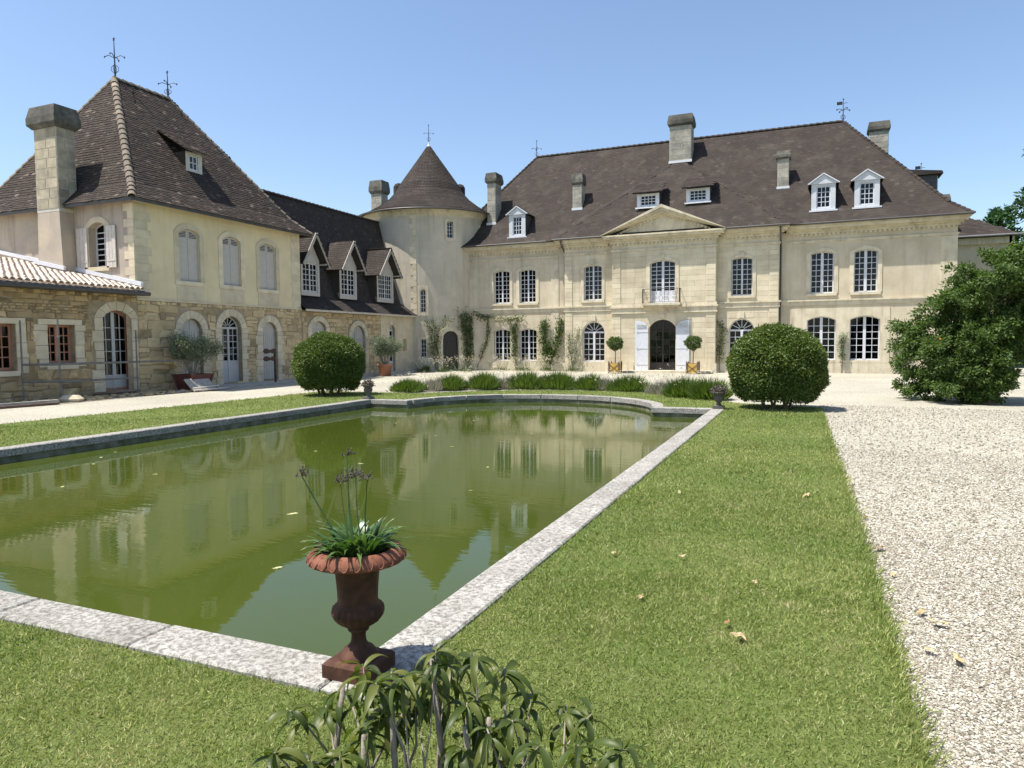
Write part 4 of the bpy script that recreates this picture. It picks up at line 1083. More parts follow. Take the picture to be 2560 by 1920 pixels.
it = []
for k in 'SE':
    for q in faces[k]: it += tiles_on(q, .19, .125, .24, .022, jit=.018)
for q in faces['N']: it += tiles_on(q, .19, .125, .24, .022)
pieces(PR, 'roof_tile', it, TILE, 'tile_pav', 300, 'roof_tiles')
it = ridge_run(c0[1], c1[1], .3, .42, .34, h=.3)+ridge_run(c1[1], rA, .3, .42, .34)+ridge_run(rA, rB, .3, .45, .4)+ridge_run(c1[2], rB, .24, .4, .34)+ridge_run(c0[2], c1[2], .24, .4, .34)+ridge_run(c1[0], rA, .24, .4, .34)
pieces(PR, 'hip_tile', it, HALF, 'hip_tile', 300)
m = MB()
for a, b in ((c0[0], c0[1]), (c0[1], c0[2]), (c0[2], c0[3])): m.bar((a[0], a[1], ez-.06), (b[0], b[1], ez-.06), .04, .14)
m.build('fascia', 'gutter', PV)
vane(PV, (rx, ra+.05, rz_+.1), 1.55, 0, 1.15); vane(PV, (rx, rb-.05, rz_+.1), 1.1, 0, 1.15)
# chimney stack on the south wall
chimney(PV, -26.38, -25.18, 17.5, 18.2, 6.6, 9.62, 10.4, .17, .36, flash=False, name='chimney', bmat='chimney_tan')
MB().prism([(-26.5, 17.505, 3.6), (-25.06, 17.505, 3.6), (-25.19, 17.505, 6.62), (-26.37, 17.505, 6.62)], (0, .54, 0)).build('chimney_breast', 'south', PV)
# small dormer in the east slope
fd = Fr((-23.38, 0, 0), (0, 1, 0), (1, 0, 0))
sl_ = (rz_-fz)/(-rx+ex1-fl); xs_ = lambda z: ex1-fl-(z-fz)/sl_
da, db, dz0, dz1 = 21.62, 22.46, 8.72, 9.55
m = MB(); plate(m, fd, rect(da, db, dz0, dz1), [rect(da+.2, db-.2, dz0+.12, dz1-.1)], 0, .1); D_ = m.build('dormer', 'lilac', PV)
for y in (da, db-.02): MB().prism([(-23.381, y, dz0), (-23.381, y, dz1), (xs_(dz1), y, dz1), (xs_(dz0), y, dz0)], (0, .02, 0)).build('cheek', 'tile_pav', D_)
q = quad((-23.12, da-.18, dz1-.02), (-23.12, db+.18, dz1-.02), (-24.75, db+.18, 10.5), (-24.75, da-.18, 10.5))
rf = MB().prism(q, (0, 0, .04)).build('dormer_roof', 'hip_tile', D_)
pieces(rf, 'roof_tile', tiles_on([v+Vector((0, 0, .045)) for v in q], .19, .14, .24, .02), TILE, 'tile_pav', 300)
window(D_, fd, da+.2, db-.2, dz0+.12, dz1-.1, dz1-.1, cols=2, rows=2, stile=0, d=-.05, fw=.05, mun=.035)

# ================================================================ WING WITH DORMERS
WG = thing('dormer_wing', 'low stone wing with three gabled dormers between pavilion and tower', 'building', (-24, 32, 0))
wy0, wy1 = 26.93, 37.72
wg_lo = [(27.63, 28.75, .1, 2.5, 2.8), (30.88, 32.1, .1, 2.05, 2.66), (34.42, 35.08, .1, 2.42, 2.75)]
m = MB(); plate(m, fE, rect(wy0, wy1, -.1, 3.3), H(wg_lo), -.03); m.build('wall', 'mortar', WG)
m = MB(); m.box(-27.2, FX-.3, wy1-.35, wy1, -.1, 3.4); m.prism([(-22.3, wy1-.3, 3.3), (-27.0, wy1-.3, 3.3), (-26.2, wy1-.3, 4.1), (-24.5, wy1-.3, 9.0), (-22.9, wy1-.3, 4.0)], (0, .28, 0)); m.box(-27.3, -27.0, wy0, wy1-.36, -.1, 3.3); m.box(-24.3, -24.2, wy0, wy1-.4, 0, 3.3); m.box(-27, -22.3, wy0+.1, wy1-.4, 3.3, 3.36); m.build('wall', 'render', WG)
it = rubble(fE, wy0+.02, 33.6, 0, 3.25, [(a-.28, b+.28, z0, zs, za+.26) for (a, b, z0, zs, za) in wg_lo], .15, .36, d=-.03)
pieces(WG, 'rubble_stone', it, RUB, 'rubble', 300)
m = MB(); plate(m, fE, rect(33.6, wy1-.02, 0, 3.28), H([wg_lo[2]]), .012, .03); m.build('stone_panel', 'quoin', WG)
for (a, b, z0, zs, za) in wg_lo:
    for v in voussoirs(fE, a, b, zs, za, .26, 8): v.build('jamb_stone', 'quoin', WG)
    for u0, u1 in ((a-.28, a), (b, b+.28)):
        z = .02
        while z < zs-.02:
            h = min(random.uniform(.25, .42), zs-z); h = zs-z if zs-z-h < .1 else h
            fbox(MB(), fE, u0+.006, u1-.0, z+.006, z+h-.006, -.04, .028).build('jamb_stone', 'quoin', WG); z += h
shutters(WG, fE, wg_lo[0], vent=False, surround=0, d=-.14); shutters(WG, fE, wg_lo[1], vent=False, surround=0, d=-.14)
window(WG, fE, *wg_lo[2], rows=6, cols=2, fan=True, mat='white', stile=0, d=-.16, panel=.5, name='glazed_door')
fbox(MB(), fE, 35.9, 36.3, 1.25, 1.95, -.02, .035).build('blind_niche', 'mortar', WG)
eX, eZ, bX, bZ, gX, gZ = -21.83, 3.36, -22.9, 4.12, -24.5, 9.12
lo = quad((eX, wy0+.02, eZ), (eX, wy1, eZ), (bX, wy1, bZ), (bX, wy0+.02, bZ)); up = quad((bX, wy0+.02, bZ), (bX, wy1, bZ), (gX, wy1, gZ), (gX, wy0+.02, gZ))
m = MB(); m.add(lo, [(0, 1, 2, 3)]); m.add(up, [(0, 1, 2, 3)])
m.add(quad((gX, wy0+.02, gZ), (gX, wy1, gZ), (-26.1, wy1, bZ), (-26.1, wy0+.02, bZ)), [(0, 1, 2, 3)]); m.add(quad((-26.1, wy0+.02, bZ), (-26.1, wy1, bZ), (-27.3, wy1, eZ), (-27.3, wy0+.02, eZ)), [(0, 1, 2, 3)])
m.add(quad((eX, wy0+.02, eZ-.03), (eX, wy1, eZ-.03), (FX-.2, wy1, eZ-.03), (FX-.2, wy0+.02, eZ-.03)), [(0, 3, 2, 1)])
WR = m.build('roof', 'tile_wing', WG)
dspec = [(28.2, 1.66), (31.3, 1.75), (34.85, 1.95)]
it = tiles_on(lo, .19, .14, .24, .02)+tiles_on(up, .19, .14, .24, .02)
pieces(WR, 'roof_tile', it, TILE, 'tile_wing', 300, 'roof_tiles')
pieces(WR, 'ridge_tile', ridge_run((gX, 26.95, gZ+.02), (gX, wy1, gZ+.02), .24, .4, .34), HALF, 'tile_wing', 300)
it = ridge_run((eX, wy1, eZ), (bX, wy1, bZ), .2, .34, .28)+ridge_run((bX, wy1, bZ), (gX, wy1, gZ), .2, .34, .28)
pieces(WR, 'verge_tile', it, HALF, 'hip_tile', 300)
m = MB(); m.bar((eX+.0, wy0, eZ-.06), (eX+.0, wy1, eZ-.06), .05, .1); m.build('eaves_board', 'lilac', WG)
sx = (gZ-bZ)/(bX-gX); xr = lambda z: bX-(z-bZ)/sx
for (yc, w_) in dspec:
    xf = -22.55; fdr = Fr((xf, 0, 0), (0, 1, 0), (1, 0, 0)); a, b = yc-w_/2+.12, yc+w_/2-.12; zb, ze, za = 4.05, 5.62, 7.02
    m = MB(); outer = [(a, zb), (b, zb), (b, ze+.18), (yc, za-.12), (a, ze+.18)]
    plate(m, fdr, outer, [rect(a+.16, b-.16, zb+.2, ze+.02)], 0, .1); D_ = m.build('dormer', 'shutter', WG)
    for y in (a+.002, b-.022): MB().prism([(xf-.001, y, zb), (xf-.001, y, ze+.15), (xr(ze+.15), y, ze+.15), (xr(zb), y, zb)], (0, .02, 0)).build('cheek', 'tile_wing', D_)
    it = []
    for s_ in (-1, 1):
        e = yc+s_*(w_/2+.14); zl = ze-.12
        q = quad((xf+.42, e, zl), (xf+.42, yc, za), (xr(za)-.05, yc, za), (xr(zl)-.05, e, zl))
        if s_ > 0: q = q[::-1]
        MB().prism(q, (0, 0, .05)).build('dormer_roof', 'tile_wing', D_)
        it += tiles_on([v+Vector((0, 0, .055)) for v in q], .17, .13, .22, .018)
    pieces(D_, 'roof_tile', it, TILE, 'tile_main', 300)
    m = MB()
    for s_ in (-1, 1): m.bar((xf+.44, yc+s_*(w_/2+.17), ze-.14), (xf+.44, yc, za+.03), .04, .15); m.bar((xf+.02, yc+s_*(w_/2-.1), ze+.0), (xf+.42, yc+s_*(w_/2-.1), ze+.0), .08, .08)
    m.build('bargeboard', 'barge', D_)
    window(D_, fdr, a+.16, b-.16, zb+.2, ze+.02, ze+.02, cols=6 if w_ > 1.9 else 4, rows=5, mat='greywhite', stile=.07, d=-.05, fw=.05, mun=.03)

# ================================================================ STONE ANNEX (left, lean-to canal tiles)
AX = thing('stone_annex', 'rubble stone annex with terracotta canal tile roof, under repair', 'building', (-25, 13.5, 0))
ay0, ay1 = 9.0, 18.048
ax_h = [(16.68, 17.78, .12, 2.62, 2.9), (14.78, 15.68, 1.1, 2.36, 2.36), (12.7, 13.82, .93, 2.36, 2.36), (10.2, 11.4, .93, 2.36, 2.36)]
m = MB(); plate(m, fE, rect(ay0, ay1, -.1, 3.5), H(ax_h), 0, .3); m.build('wall', 'mortar', AX)
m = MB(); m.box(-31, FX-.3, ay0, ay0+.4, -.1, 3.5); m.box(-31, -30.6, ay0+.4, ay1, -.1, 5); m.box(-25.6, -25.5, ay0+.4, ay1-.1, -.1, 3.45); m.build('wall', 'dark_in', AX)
hp = [(16.4, 18.1, 0, 2.55, 3.2), (14.45, 15.95, .6, 2.54, 2.54), (12.4, 14.12, .6, 2.54, 2.54), (9.9, 11.7, .6, 2.54, 2.54)]
it = rubble(fE, 11.0, 16.2, 2.55, 3.46, [], .08, .2, proud=.03, wf=(1.2, 3.0))+rubble(fE, 16.2, ay1, 3.2, 3.46, [], .08, .2, proud=.03)
it += rubble(fE, 11.0, ay1, 0, 2.55, [(16.3, 18.1, 0, 2.9, 3.2), (14.4, 16.0, .8, 2.55, 2.55), (12.4, 14.14, .8, 2.55, 2.55)], .12, .4, proud=.03)
pieces(AX, 'rubble_stone', it, RUB, 'rubble_ochre', 300)
for v in voussoirs(fE, 16.68, 17.78, 2.62, 2.9, .32, 6): v.build('jamb_stone', 'quoin', AX)
big = []
for (a, b, z0, z1, wl_, wr_) in ((16.68, 17.78, .1, 2.62, .42, .3), (14.78, 15.68, 1.0, 2.36, .4, .42), (12.7, 13.82, .85, 2.36, .4, .42)):
    z = z0
    while z < z1-.05:
        h = min(random.uniform(.26, .48), z1-z); h = z1-z if z1-z-h < .14 else h
        big += [(a-wl_*random.uniform(.7, 1.15), a, z, h), (b, b+wr_*random.uniform(.7, 1.0), z, h)]; z += h
for (u0, u1, z, h) in big: fbox(MB(), fE, u0+.008, min(u1, 18.02)-.0, z+.008, z+h-.008, -.02, random.uniform(.03, .055)).build('jamb_stone', 'quoin', AX)
for (a, b) in ((14.5, 15.92), (12.45, 14.1), (9.95, 11.65)): fbox(MB(), fE, a, b, 2.36, 2.53, -.1, .05).build('lintel', 'quoin', AX)
for (a, b) in ((14.72, 15.74), (12.6, 13.88)): fbox(MB(), fE, a, b, .93 if a > 14 else .78, 1.1 if a > 14 else .93, -.15, .06).build('sill', 'quoin', AX)
window(AX, fE, *ax_h[0], rows=5, fan=False, mat='salmon', fanmat='doorgrey', panel=.45, stile=.12, d=-.22, fw=.07, name='glazed_door', label='salmon framed glazed double door with arched top')
for h in ax_h[1:]: window(AX, fE, *h, rows=4, cols=4, mat='salmon', stile=.16, d=-.2, fw=.08, mun=.03, fanmat='salmon')
# annex roof
s0, s1 = Vector((-21.72, 0, 3.62)), Vector((-31.0, 0, 5.5))
q = [Vector((s0.x, ay0, s0.z)), Vector((s0.x, ay1, s0.z)), Vector((s1.x, ay1, s1.z)), Vector((s1.x, ay0, s1.z))]
AR = MB().prism([v-Vector((0, 0, .1)) for v in q], (0, 0, .08)).build('roof', 'tile_canal', AX)
d_ = (s1-s0).normalized(); nrm = Vector((0, 1, 0)).cross(d_); nrm = nrm if nrm.z > 0 else -nrm
it = []
for j in range(int((ay1-10.6)/.21)):
    y = ay1-.13-j*.21; k = 0; t = .12
    while t < 7.2:
        c = s0+d_*t+Vector((0, y, 0))+nrm*.035; c.y = y+random.uniform(-.012, .012)
        r = random.gauss(0, .03); dd = (d_+Vector((0, r, 0))).normalized(); tl = .06; dd = (dd*math.cos(tl)-nrm*math.sin(tl)).normalized()
        xx = dd.cross(nrm).normalized(); zz = xx.cross(dd).normalized()
        M = Matrix(((xx.x*.18, dd.x*.46, zz.x*.17, c.x), (xx.y*.18, dd.y*.46, zz.y*.17, c.y), (xx.z*.18, dd.z*.46, zz.z*.17, c.z), (0, 0, 0, 1)))
        it.append((M, 0, .2)); t += .36
pieces(AR, 'canal_tile', it, HALF_C := [half_tile_mesh('canal_tile')], 'tile_canal', 300, 'canal_tiles')
m = MB(); m.bar((-21.75, ay1-.03, 3.84), (-31, ay1-.03, 5.72), .1, .14); m.bar((-24.95, 17.45, 4.5), (-26.6, 17.45, 4.83), .08, .14); m.build('flashing', 'lead', AX)
m = MB(); pts = [(-21.62, ay0, 3.5), (-21.62, ay1+.15, 3.5)]; m.tube(pts, .075, 10); m.build('gutter', 'gutter', AX)
m = MB(); m.box(-21.72, -21.66, ay0, ay1, 3.42, 3.6); m.build('fascia', 'gutter', AX)

# ================================================================ ROUND TOWER
tcx, tcy, TR_ = -23.05, 41.1, 4.15
TW = thing('round_tower', 'round cream tower with flared conical tiled roof', 'tower', (tcx, tcy, 0))
def cyl(a, z, r=TR_): return Vector((tcx+r*math.cos(R(a)), tcy+r*math.sin(R(a)), z))
tw_h = [(-46.4, -41.1, 8.05, 9.02, 'w'), (-69.8, -65.1, 3.55, 4.95, 'a'), (-24.3, -20.5, 4.0, 5.5, 's'), (-52.0, -37.5, .05, 2.42, 'd'), (-69.8, -65.3, .82, 1.92, 'w'), (-12, -8, 8.25, 8.85, 's')]
angs = sorted(set([round(x, 3) for x in list(np.arange(-180, 180.1, 5))+[h[0] for h in tw_h]+[h[1] for h in tw_h]]))
zs_ = sorted(set([-.1, 9.75]+[h[2] for h in tw_h]+[h[3] for h in tw_h]))
m = MB(); idx = {}
for i, a in enumerate(angs):
    for j, z in enumerate(zs_): idx[i, j] = len(m.v); m.v.append(tuple(cyl(a, z)))
def tin(a, z):
    return any(h[0] < a < h[1] and h[2] < z < h[3] for h in tw_h)
for i in range(len(angs)-1):
    for j in range(len(zs_)-1):
        if not tin((angs[i]+angs[i+1])/2, (zs_[j]+zs_[j+1])/2): m.f.append((idx[i, j], idx[i+1, j], idx[i+1, j+1], idx[i, j+1]))
for (a0, a1, z0, z1, t) in tw_h:
    o_ = [(a0, z0), (a1, z0), (a1, z1), (a0, z1)]
    m.add([cyl(a, z) for a, z in o_]+[cyl(a, z, TR_-.35) for a, z in o_], [(i, (i+1) % 4, 4+(i+1) % 4, 4+i) for i in range(4)])
TWW = m.build('wall', 'tower', TW, smooth=False)
me = TWW.data; me.polygons.foreach_set('use_smooth', [len(set(p.vertices)) == 4 and abs(p.normal.z) < .01 for p in me.polygons])
try: me.set_sharp_from_angle(angle=R(30))
except Exception: pass
m = MB(); m.lathe((tcx, tcy, 0), [(TR_-1.2, 0), (TR_-1.2, 9.5)], 32); m.build('inner_wall', 'dark_in', TW)
for (a0, a1, z0, z1, t) in tw_h:
    am = (a0+a1)/2; N_ = Vector((math.cos(R(am)), math.sin(R(am)), 0)); U_ = Vector((0, 0, 1)).cross(N_)
    fr = Fr(cyl(am, 0), U_, N_); hw = TR_*math.sin(R((a1-a0)/2)); s = .16
    if t == 'd':
        hw -= .02; zs2, za2 = 1.78, 2.42
        m = MB(); ring(m, fr, arch(-hw+.0, hw, z0, zs2, za2), arch(-hw-.27, hw+.27, z0, zs2, za2+.27), -.3, .07, True); m.build('surround', 'trim', TW)
        dd = MB(); dd.prism([fr.p(u, z, -.2) for u, z in arch(-hw, hw, z0, zs2, za2)], N_*.05); d2 = dd.build('door', 'darkdoor', TW, )
        d2['label'] = 'dark arched plank door of the tower'
        m = MB()
        for k in range(1, 6): fbox(m, fr, -hw+2*hw*k/6-.004, -hw+2*hw*k/6+.004, z0+.02, 1.9, -.15, -.145)
        m.build('plank_joint', 'iron', d2)
    elif t == 's':
        m = MB(); ring(m, fr, rect(-hw, hw, z0, z1), rect(-hw-.12, hw+.12, z0-.15, z1+.15), -.3, .035); m.build('surround', 'trim', TW)
        fbox(MB(), fr, -hw, hw, z0, z1, -.3, -.26).build('slit_pane', 'gutter', TW)
    else:
        m = MB()
        if t == 'a': ring(m, fr, arch(-hw, hw, z0, z1-hw, z1), [(-hw-.16, z0-.2), (hw+.16, z0-.2), (hw+.16, z1+.16)]+[(hw+.16-2*(hw+.16)*i/12, z1+.16) for i in range(1, 12)]+[(-hw-.16, z1+.16)], -.3, .035)
        else: ring(m, fr, rect(-hw, hw, z0, z1), rect(-hw-.16, hw+.16, z0-.2, z1+.16), -.3, .035)
        m.build('surround', 'trim', TW)
        window(TW, fr, -hw, hw, z0, z1-(hw if t == 'a' else 0), z1, cols=2, rows=5 if t == 'a' else 4, stile=0, d=-.15, fw=.04, mun=.03, mat='greywhite')
# toothed stone strip up the tower face
it = []
for k in range(18):
    z = 3.4+k*.34; w_ = 5.2 if k % 2 else 3.2; am = -72.6-w_/2
    N_ = Vector((math.cos(R(am)), math.sin(R(am)), 0)); fr = Fr(cyl(am, 0), Vector((0, 0, 1)).cross(N_), N_)
    it.append((fr.M(0, z+.17, -.02, TR_*R(w_), .035, .325), 0, .3))
pieces(TW, 'quoin_stone', it, BLK, 'quoin', 300)
m = MB(); m.lathe((tcx, tcy, 0), [(TR_-.02, 9.35), (TR_+.06, 9.4), (TR_+.06, 9.5), (TR_+.16, 9.55), (TR_+.2, 9.68), (TR_+.3, 9.72), (TR_-.2, 9.76)], 64); m.build('cornice', 'trim', TW, smooth=True)
prof = [(TR_+.55, 9.72), (4.1, 9.98), (3.3, 10.45), (2.65, 10.95), (2.25, 11.4), (1.98, 11.87), (1.45, 12.62), (.98, 13.28), (.5, 13.95), (.12, 14.5)]
TWR = MB().lathe((tcx, tcy, 0), prof+[(0.01, 14.52)], 64).build('roof', 'tile_main', TW, smooth=True)
it = []
for (ra_, za_), (rb_, zb_) in zip(prof, prof[1:]):
    L = math.hypot(rb_-ra_, zb_-za_); n = max(1, round(L/.14))
    for k in range(n):
        t = (k+.5)/n; r_ = ra_+(rb_-ra_)*t; z_ = za_+(zb_-za_)*t; nt = max(6, round(2*PI*r_/.19)); sl2 = Vector(((rb_-ra_)/L, (zb_-za_)/L))
        for i in range(nt):
            a = 2*PI*(i+.5*(k % 2))/nt
            if not (-2.9 < (a if a < PI else a-2*PI) < 1.3): continue
            er = Vector((math.cos(a), math.sin(a), 0)); e = Vector((-math.sin(a), math.cos(a), 0)); s = er*sl2.x+Vector((0, 0, sl2.y)); nn = e.cross(s); nn = nn if nn.z > 0 else -nn
            c = Vector((tcx, tcy, 0))+er*r_+Vector((0, 0, z_))+nn*.015; s = (s-nn*.1).normalized(); nn = e.cross(s); nn = nn if nn.z > 0 else -nn
            ww = 2*PI*r_/nt*.97
            it.append((Matrix(((e.x*ww, s.x*.22, nn.x*.018, c.x), (e.y*ww, s.y*.22, nn.y*.018, c.y), (e.z*ww, s.z*.22, nn.z*.018, c.z), (0, 0, 0, 1))), random.randrange(6), .17))
pieces(TWR, 'roof_tile', it, TILE, 'tile_main', 0, 'roof_tiles')
MB().lathe((tcx, tcy, 0), [(TR_+.52, 9.66), (TR_+.63, 9.66), (TR_+.63, 9.74), (TR_+.52, 9.74), (TR_+.52, 9.66)], 64).build('gutter', 'gutter', TW, smooth=True)
MB().lathe((tcx, tcy, 14.45), [(.14, 0), (.1, .12), (.05, .25), (.03, .4)], 10).build('finial_base', 'lead', TW)
for a in (29, -151):
    c = cyl(a, 12.05, 2.0); m = MB(); m.lathe((c.x, c.y, 11.45), [(.34, 0), (.34, .45), (.24, .62), (.01, .72)], 12); m.build('roof_vent', 'tile_main', TW)
vane(TW, (tcx, tcy, 14.8), 1.15, 0, .9)
chimney(WG, -28.2, -27.35, 42.0, 42.8, 8.0, 12.1, 13.0, .12, flash=False)
MB().box(-29.5, -26.9, 41, 46, -.1, 8.05).build('rear_wall', 'render', WG)
# ================================================================ GRASS AND GRAVEL
def in_lawn(P):
    return pip(P, LAWN) & ~pip(P, pool_outline(.27))
def scatter(n_try, x0, x1, y0, y1): return np.stack([rng.uniform(x0, x1, n_try), rng.uniform(y0, y1, n_try)], 1)
def in_view(P, ext=1.25, near=.0):
    # generous wedge around the photograph's view
    f = np.array([-math.sin(R(22.8)), math.cos(R(22.8))]); r = np.array([math.cos(R(22.8)), math.sin(R(22.8))])
    k = P @ f; x = P @ r
    return (k > near) & (np.abs(x) < k*.73*ext+.6)
def grass_patch():
    VV = []; TT = []; n0 = 0
    for (d0, d1, dens) in ((0, 3.2, 12000), (3.2, 5, 10000), (5, 8, 5600), (8, 12, 2700), (12, 18, 1100), (18, 32, 520)):
        b = d1*1.05; x0, x1, y0, y1 = max(-17, -b), min(.7, b), 0.3, min(b, 23)
        A = (x1-x0)*(y1-y0); P = scatter(int(A*dens), x0, x1, y0, y1)
        d = np.hypot(P[:, 0], P[:, 1]); P = P[(d >= d0) & (d < d1)]; P = P[in_view(P, 1.2, .9)]; P = P[in_lawn(P)]
        n = len(P)
        if not n: continue
        dm = np.hypot(P[:, 0], P[:, 1]); k = np.maximum(dm/4, .8)
        tuft = .5+.5*np.sin(P[:, 0]*2.1+1.3*np.sin(P[:, 1]*1.7))*np.sin(P[:, 1]*2.6+np.sin(P[:, 0]*3.1))
        L = (.018+.02*rng.random(n)+.014*tuft)*(k**.2); W = (.0038+.0026*rng.random(n))*k**.6
        az = rng.uniform(0, 2*PI, n); le = np.abs(rng.normal(.95, .42, n)).clip(.1, 1.5)
        D = np.stack([np.cos(az)*np.sin(le), np.sin(az)*np.sin(le), np.cos(le)], 1)
        N = unit(np.cross(D, unit(rng.normal(size=(n, 3)))))
        V, T = leaf_quads(np.c_[P, np.zeros(n)-.003], D, N, L, W, .1); VV.append(V); TT.append(T+n0); n0 += len(V)
    # longer tufts along the gravel edge
    n = 5200; t = rng.random(n)**1.6; y = 2.4+t*16.3; x = np.interp(y, [-6, 6, 18.9], [.5, .46, .3])+rng.normal(0, .035, n)-.02
    k = np.maximum(np.hypot(x, y)/4, .8); az = rng.normal(0, 1.0, n); le = np.abs(rng.normal(.7, .35, n))
    D = np.stack([np.cos(az)*np.sin(le), np.sin(az)*np.sin(le), np.cos(le)], 1); N = unit(np.cross(D, unit(rng.normal(size=(n, 3)))))
    V, T = leaf_quads(np.c_[x, y, np.zeros(n)-.02], D, N, .045+.04*rng.random(n), (.005+.003*rng.random(n))*k**.6, .1); VV.append(V); TT.append(T+n0)
    return np.concatenate(VV), np.concatenate(TT)
V, T = grass_patch()
o = npmesh('grass', V, T, 'grass', kind='stuff'); tag(o, 'short mown green grass around the pool', 'grass')
def pebbles():
    OV = np.array([(1, 0, 0), (-1, 0, 0), (0, 1, 0), (0, -1, 0), (0, 0, 1), (0, 0, -1)], float); OT = np.array([(0, 2, 4), (2, 1, 4), (1, 3, 4), (3, 0, 4), (2, 0, 5), (1, 2, 5), (3, 1, 5), (0, 3, 5)])
    VV = []; TT = []; n0 = 0
    for (d0, d1, dens, s) in ((1.5, 4.5, 4600, .0062), (4.5, 7, 2600, .0075), (7, 12, 900, .010), (12, 20, 220, .014)):
        P = scatter(int((d1+.6)*(d1+2)*dens), .3, d1+.6, .5, d1); d = np.hypot(P[:, 0], P[:, 1]); P = P[(d >= d0) & (d < d1)]; P = P[in_view(P, 1.12, 1.0)]; P = P[~pip(P, LAWN)]
        n = len(P); S = s*(.55+rng.random((n, 1))*1.0)*np.array([1, 1, .7])*(.7+.6*rng.random((n, 3)))
        v = OV[None]*S[:, None]*(1+rng.normal(0, .16, (n, 6, 3))); a = rng.uniform(0, 2*PI, n); c, s_ = np.cos(a), np.sin(a)
        x = v[..., 0]*c[:, None]-v[..., 1]*s_[:, None]; y = v[..., 0]*s_[:, None]+v[..., 1]*c[:, None]
        tl = rng.normal(0, .35, (n, 1)); z = v[..., 2]+x*tl
        W = np.stack([x+P[:, :1], y+P[:, 1:], z-.018+S[:, 2:]*.35], -1).reshape(-1, 3)
        VV.append(W); TT.append((OT[None]+np.arange(n)[:, None, None]*6).reshape(-1, 3)+n0); n0 += len(W)
    return np.concatenate(VV), np.concatenate(TT)
V, T = pebbles(); tag(npmesh('gravel', V, T, 'pebble', kind='stuff'), 'loose pale gravel stones on the drive', 'gravel')

# ================================================================ TOPIARY AND TREES
def sphere_pts(n): return unit(rng.normal(size=(n, 3)))
def topiary_mesh(r=1.13, h=2.14, n=60000):
    u = sphere_pts(n); u = u[u[:, 2] > -.86]; n = len(u)
    bump = 1+.045*np.sin(u[:, 0]*5+1)*np.sin(u[:, 1]*6+u[:, 2]*4)+.025*np.sin(u[:, 2]*9+u[:, 0]*5)+rng.normal(0, .014, n)
    t = 1-np.abs(rng.normal(0, .09, n)); t[:9000] = rng.uniform(.55, .86, 9000); rr = r*bump*t
    P = u*rr[:, None]; P[:, 2] = P[:, 2]*(h-.12)/2/r*.985+h/2+.1
    P[:, :2] *= (1+.3*np.clip(-(u[:, 2]), 0, 1)[:, None]**2); P[:, 2] -= .13
    L = np.full(n, .06); L[:9000] = .16
    D = unit(u+rng.normal(size=(n, 3))*.9); N = unit(rng.normal(size=(n, 3))*.6+u+np.array([0, 0, .6])); N = unit(N-D*(N*D).sum(1)[:, None])
    return leaf_quads(P, D, N, L*rng.uniform(.6, 1.3, n), L*.62*rng.uniform(.7, 1.2, n))
def topiary(loc, label, me=None):
    t = thing('topiary_bush', label, 'bush', loc, 'clipped round topiary bushes by the pool corners')
    if me is None:
        V, T = topiary_mesh(); V = V+np.array(loc); c = npmesh('crown', V, T, 'box_leaf', t); me = c
    else:
        c = me.copy(); COL.objects.link(c); c.parent = t; c.rotation_euler = (0, 0, 0)
    m = MB()
    for k in range(7):
        a = k*.9; m.tube([(loc[0]+.3*math.cos(a), loc[1]+.3*math.sin(a), -.02), (loc[0]+.4*math.cos(a+.3), loc[1]+.4*math.sin(a+.3), .4), (loc[0]+.45*math.cos(a), loc[1]+.45*math.sin(a), .8)], [.04, .03, .02], 6)
    m.build('stem', 'bark', t); return me
cr = topiary((-.68, 18.25, 0), 'large clipped round bush beside the gravel drive, nearest the right pool corner')
topiary((-14.35, 18.75, 0), 'clipped round bush at the far left pool corner before the stone wing', cr)

def blob_tree(name, label, cat, loc, trunk_h, blobs, n, L, W, mat, trunk_r=.25, group=None, droop=.2, rs=.9):
    """blobs: (dx,dy,dz,r) limbs end in blobs of leaves"""
    t = thing(name, label, cat, loc, group); loc = np.array(loc, float)
    m = MB(); top = loc+np.array([0, 0, trunk_h])
    m.tube([tuple(loc-np.array([0, 0, .1])), tuple(loc+np.array([.05, .03, trunk_h*.5])), tuple(top)], [trunk_r, trunk_r*.8, trunk_r*.6], 8)
    for (dx, dy, dz, r) in blobs:
        e = loc+np.array([dx, dy, dz]); mid = (top*.5+e*.5)+np.array([0, 0, -.1*abs(dx)])
        m.tube([tuple(top-np.array([0, 0, trunk_h*.25])), tuple(mid), tuple(e)], [trunk_r*.45, trunk_r*.28, trunk_r*.1], 6)
    m.build('trunk', 'bark', t)
    vol = np.array([b[3]**2.2 for b in blobs]); cnt = (n*vol/vol.sum()).astype(int); VV = []; TT = []; n0 = 0
    for (dx, dy, dz, r), c in zip(blobs, cnt):
        # sub clumps inside each blob give an uneven outline
        k = 16; cc = sphere_pts(k)*r*rng.uniform(.35, .95, (k, 1)); w = rng.integers(0, k, c)
        u = sphere_pts(c); P = cc[w]+u*(r*.36*rng.random((c, 1))**.45); P[:, 2] *= .8
        P += loc+np.array([dx, dy, dz]); out = unit(P-(loc+np.array([dx, dy, dz-.2*r])))
        V, T = cloud(P, out, L, W, rs, droop); VV.append(V); TT.append(T+n0); n0 += len(V)
    npmesh('crown', np.concatenate(VV), np.concatenate(TT), mat, t); return t
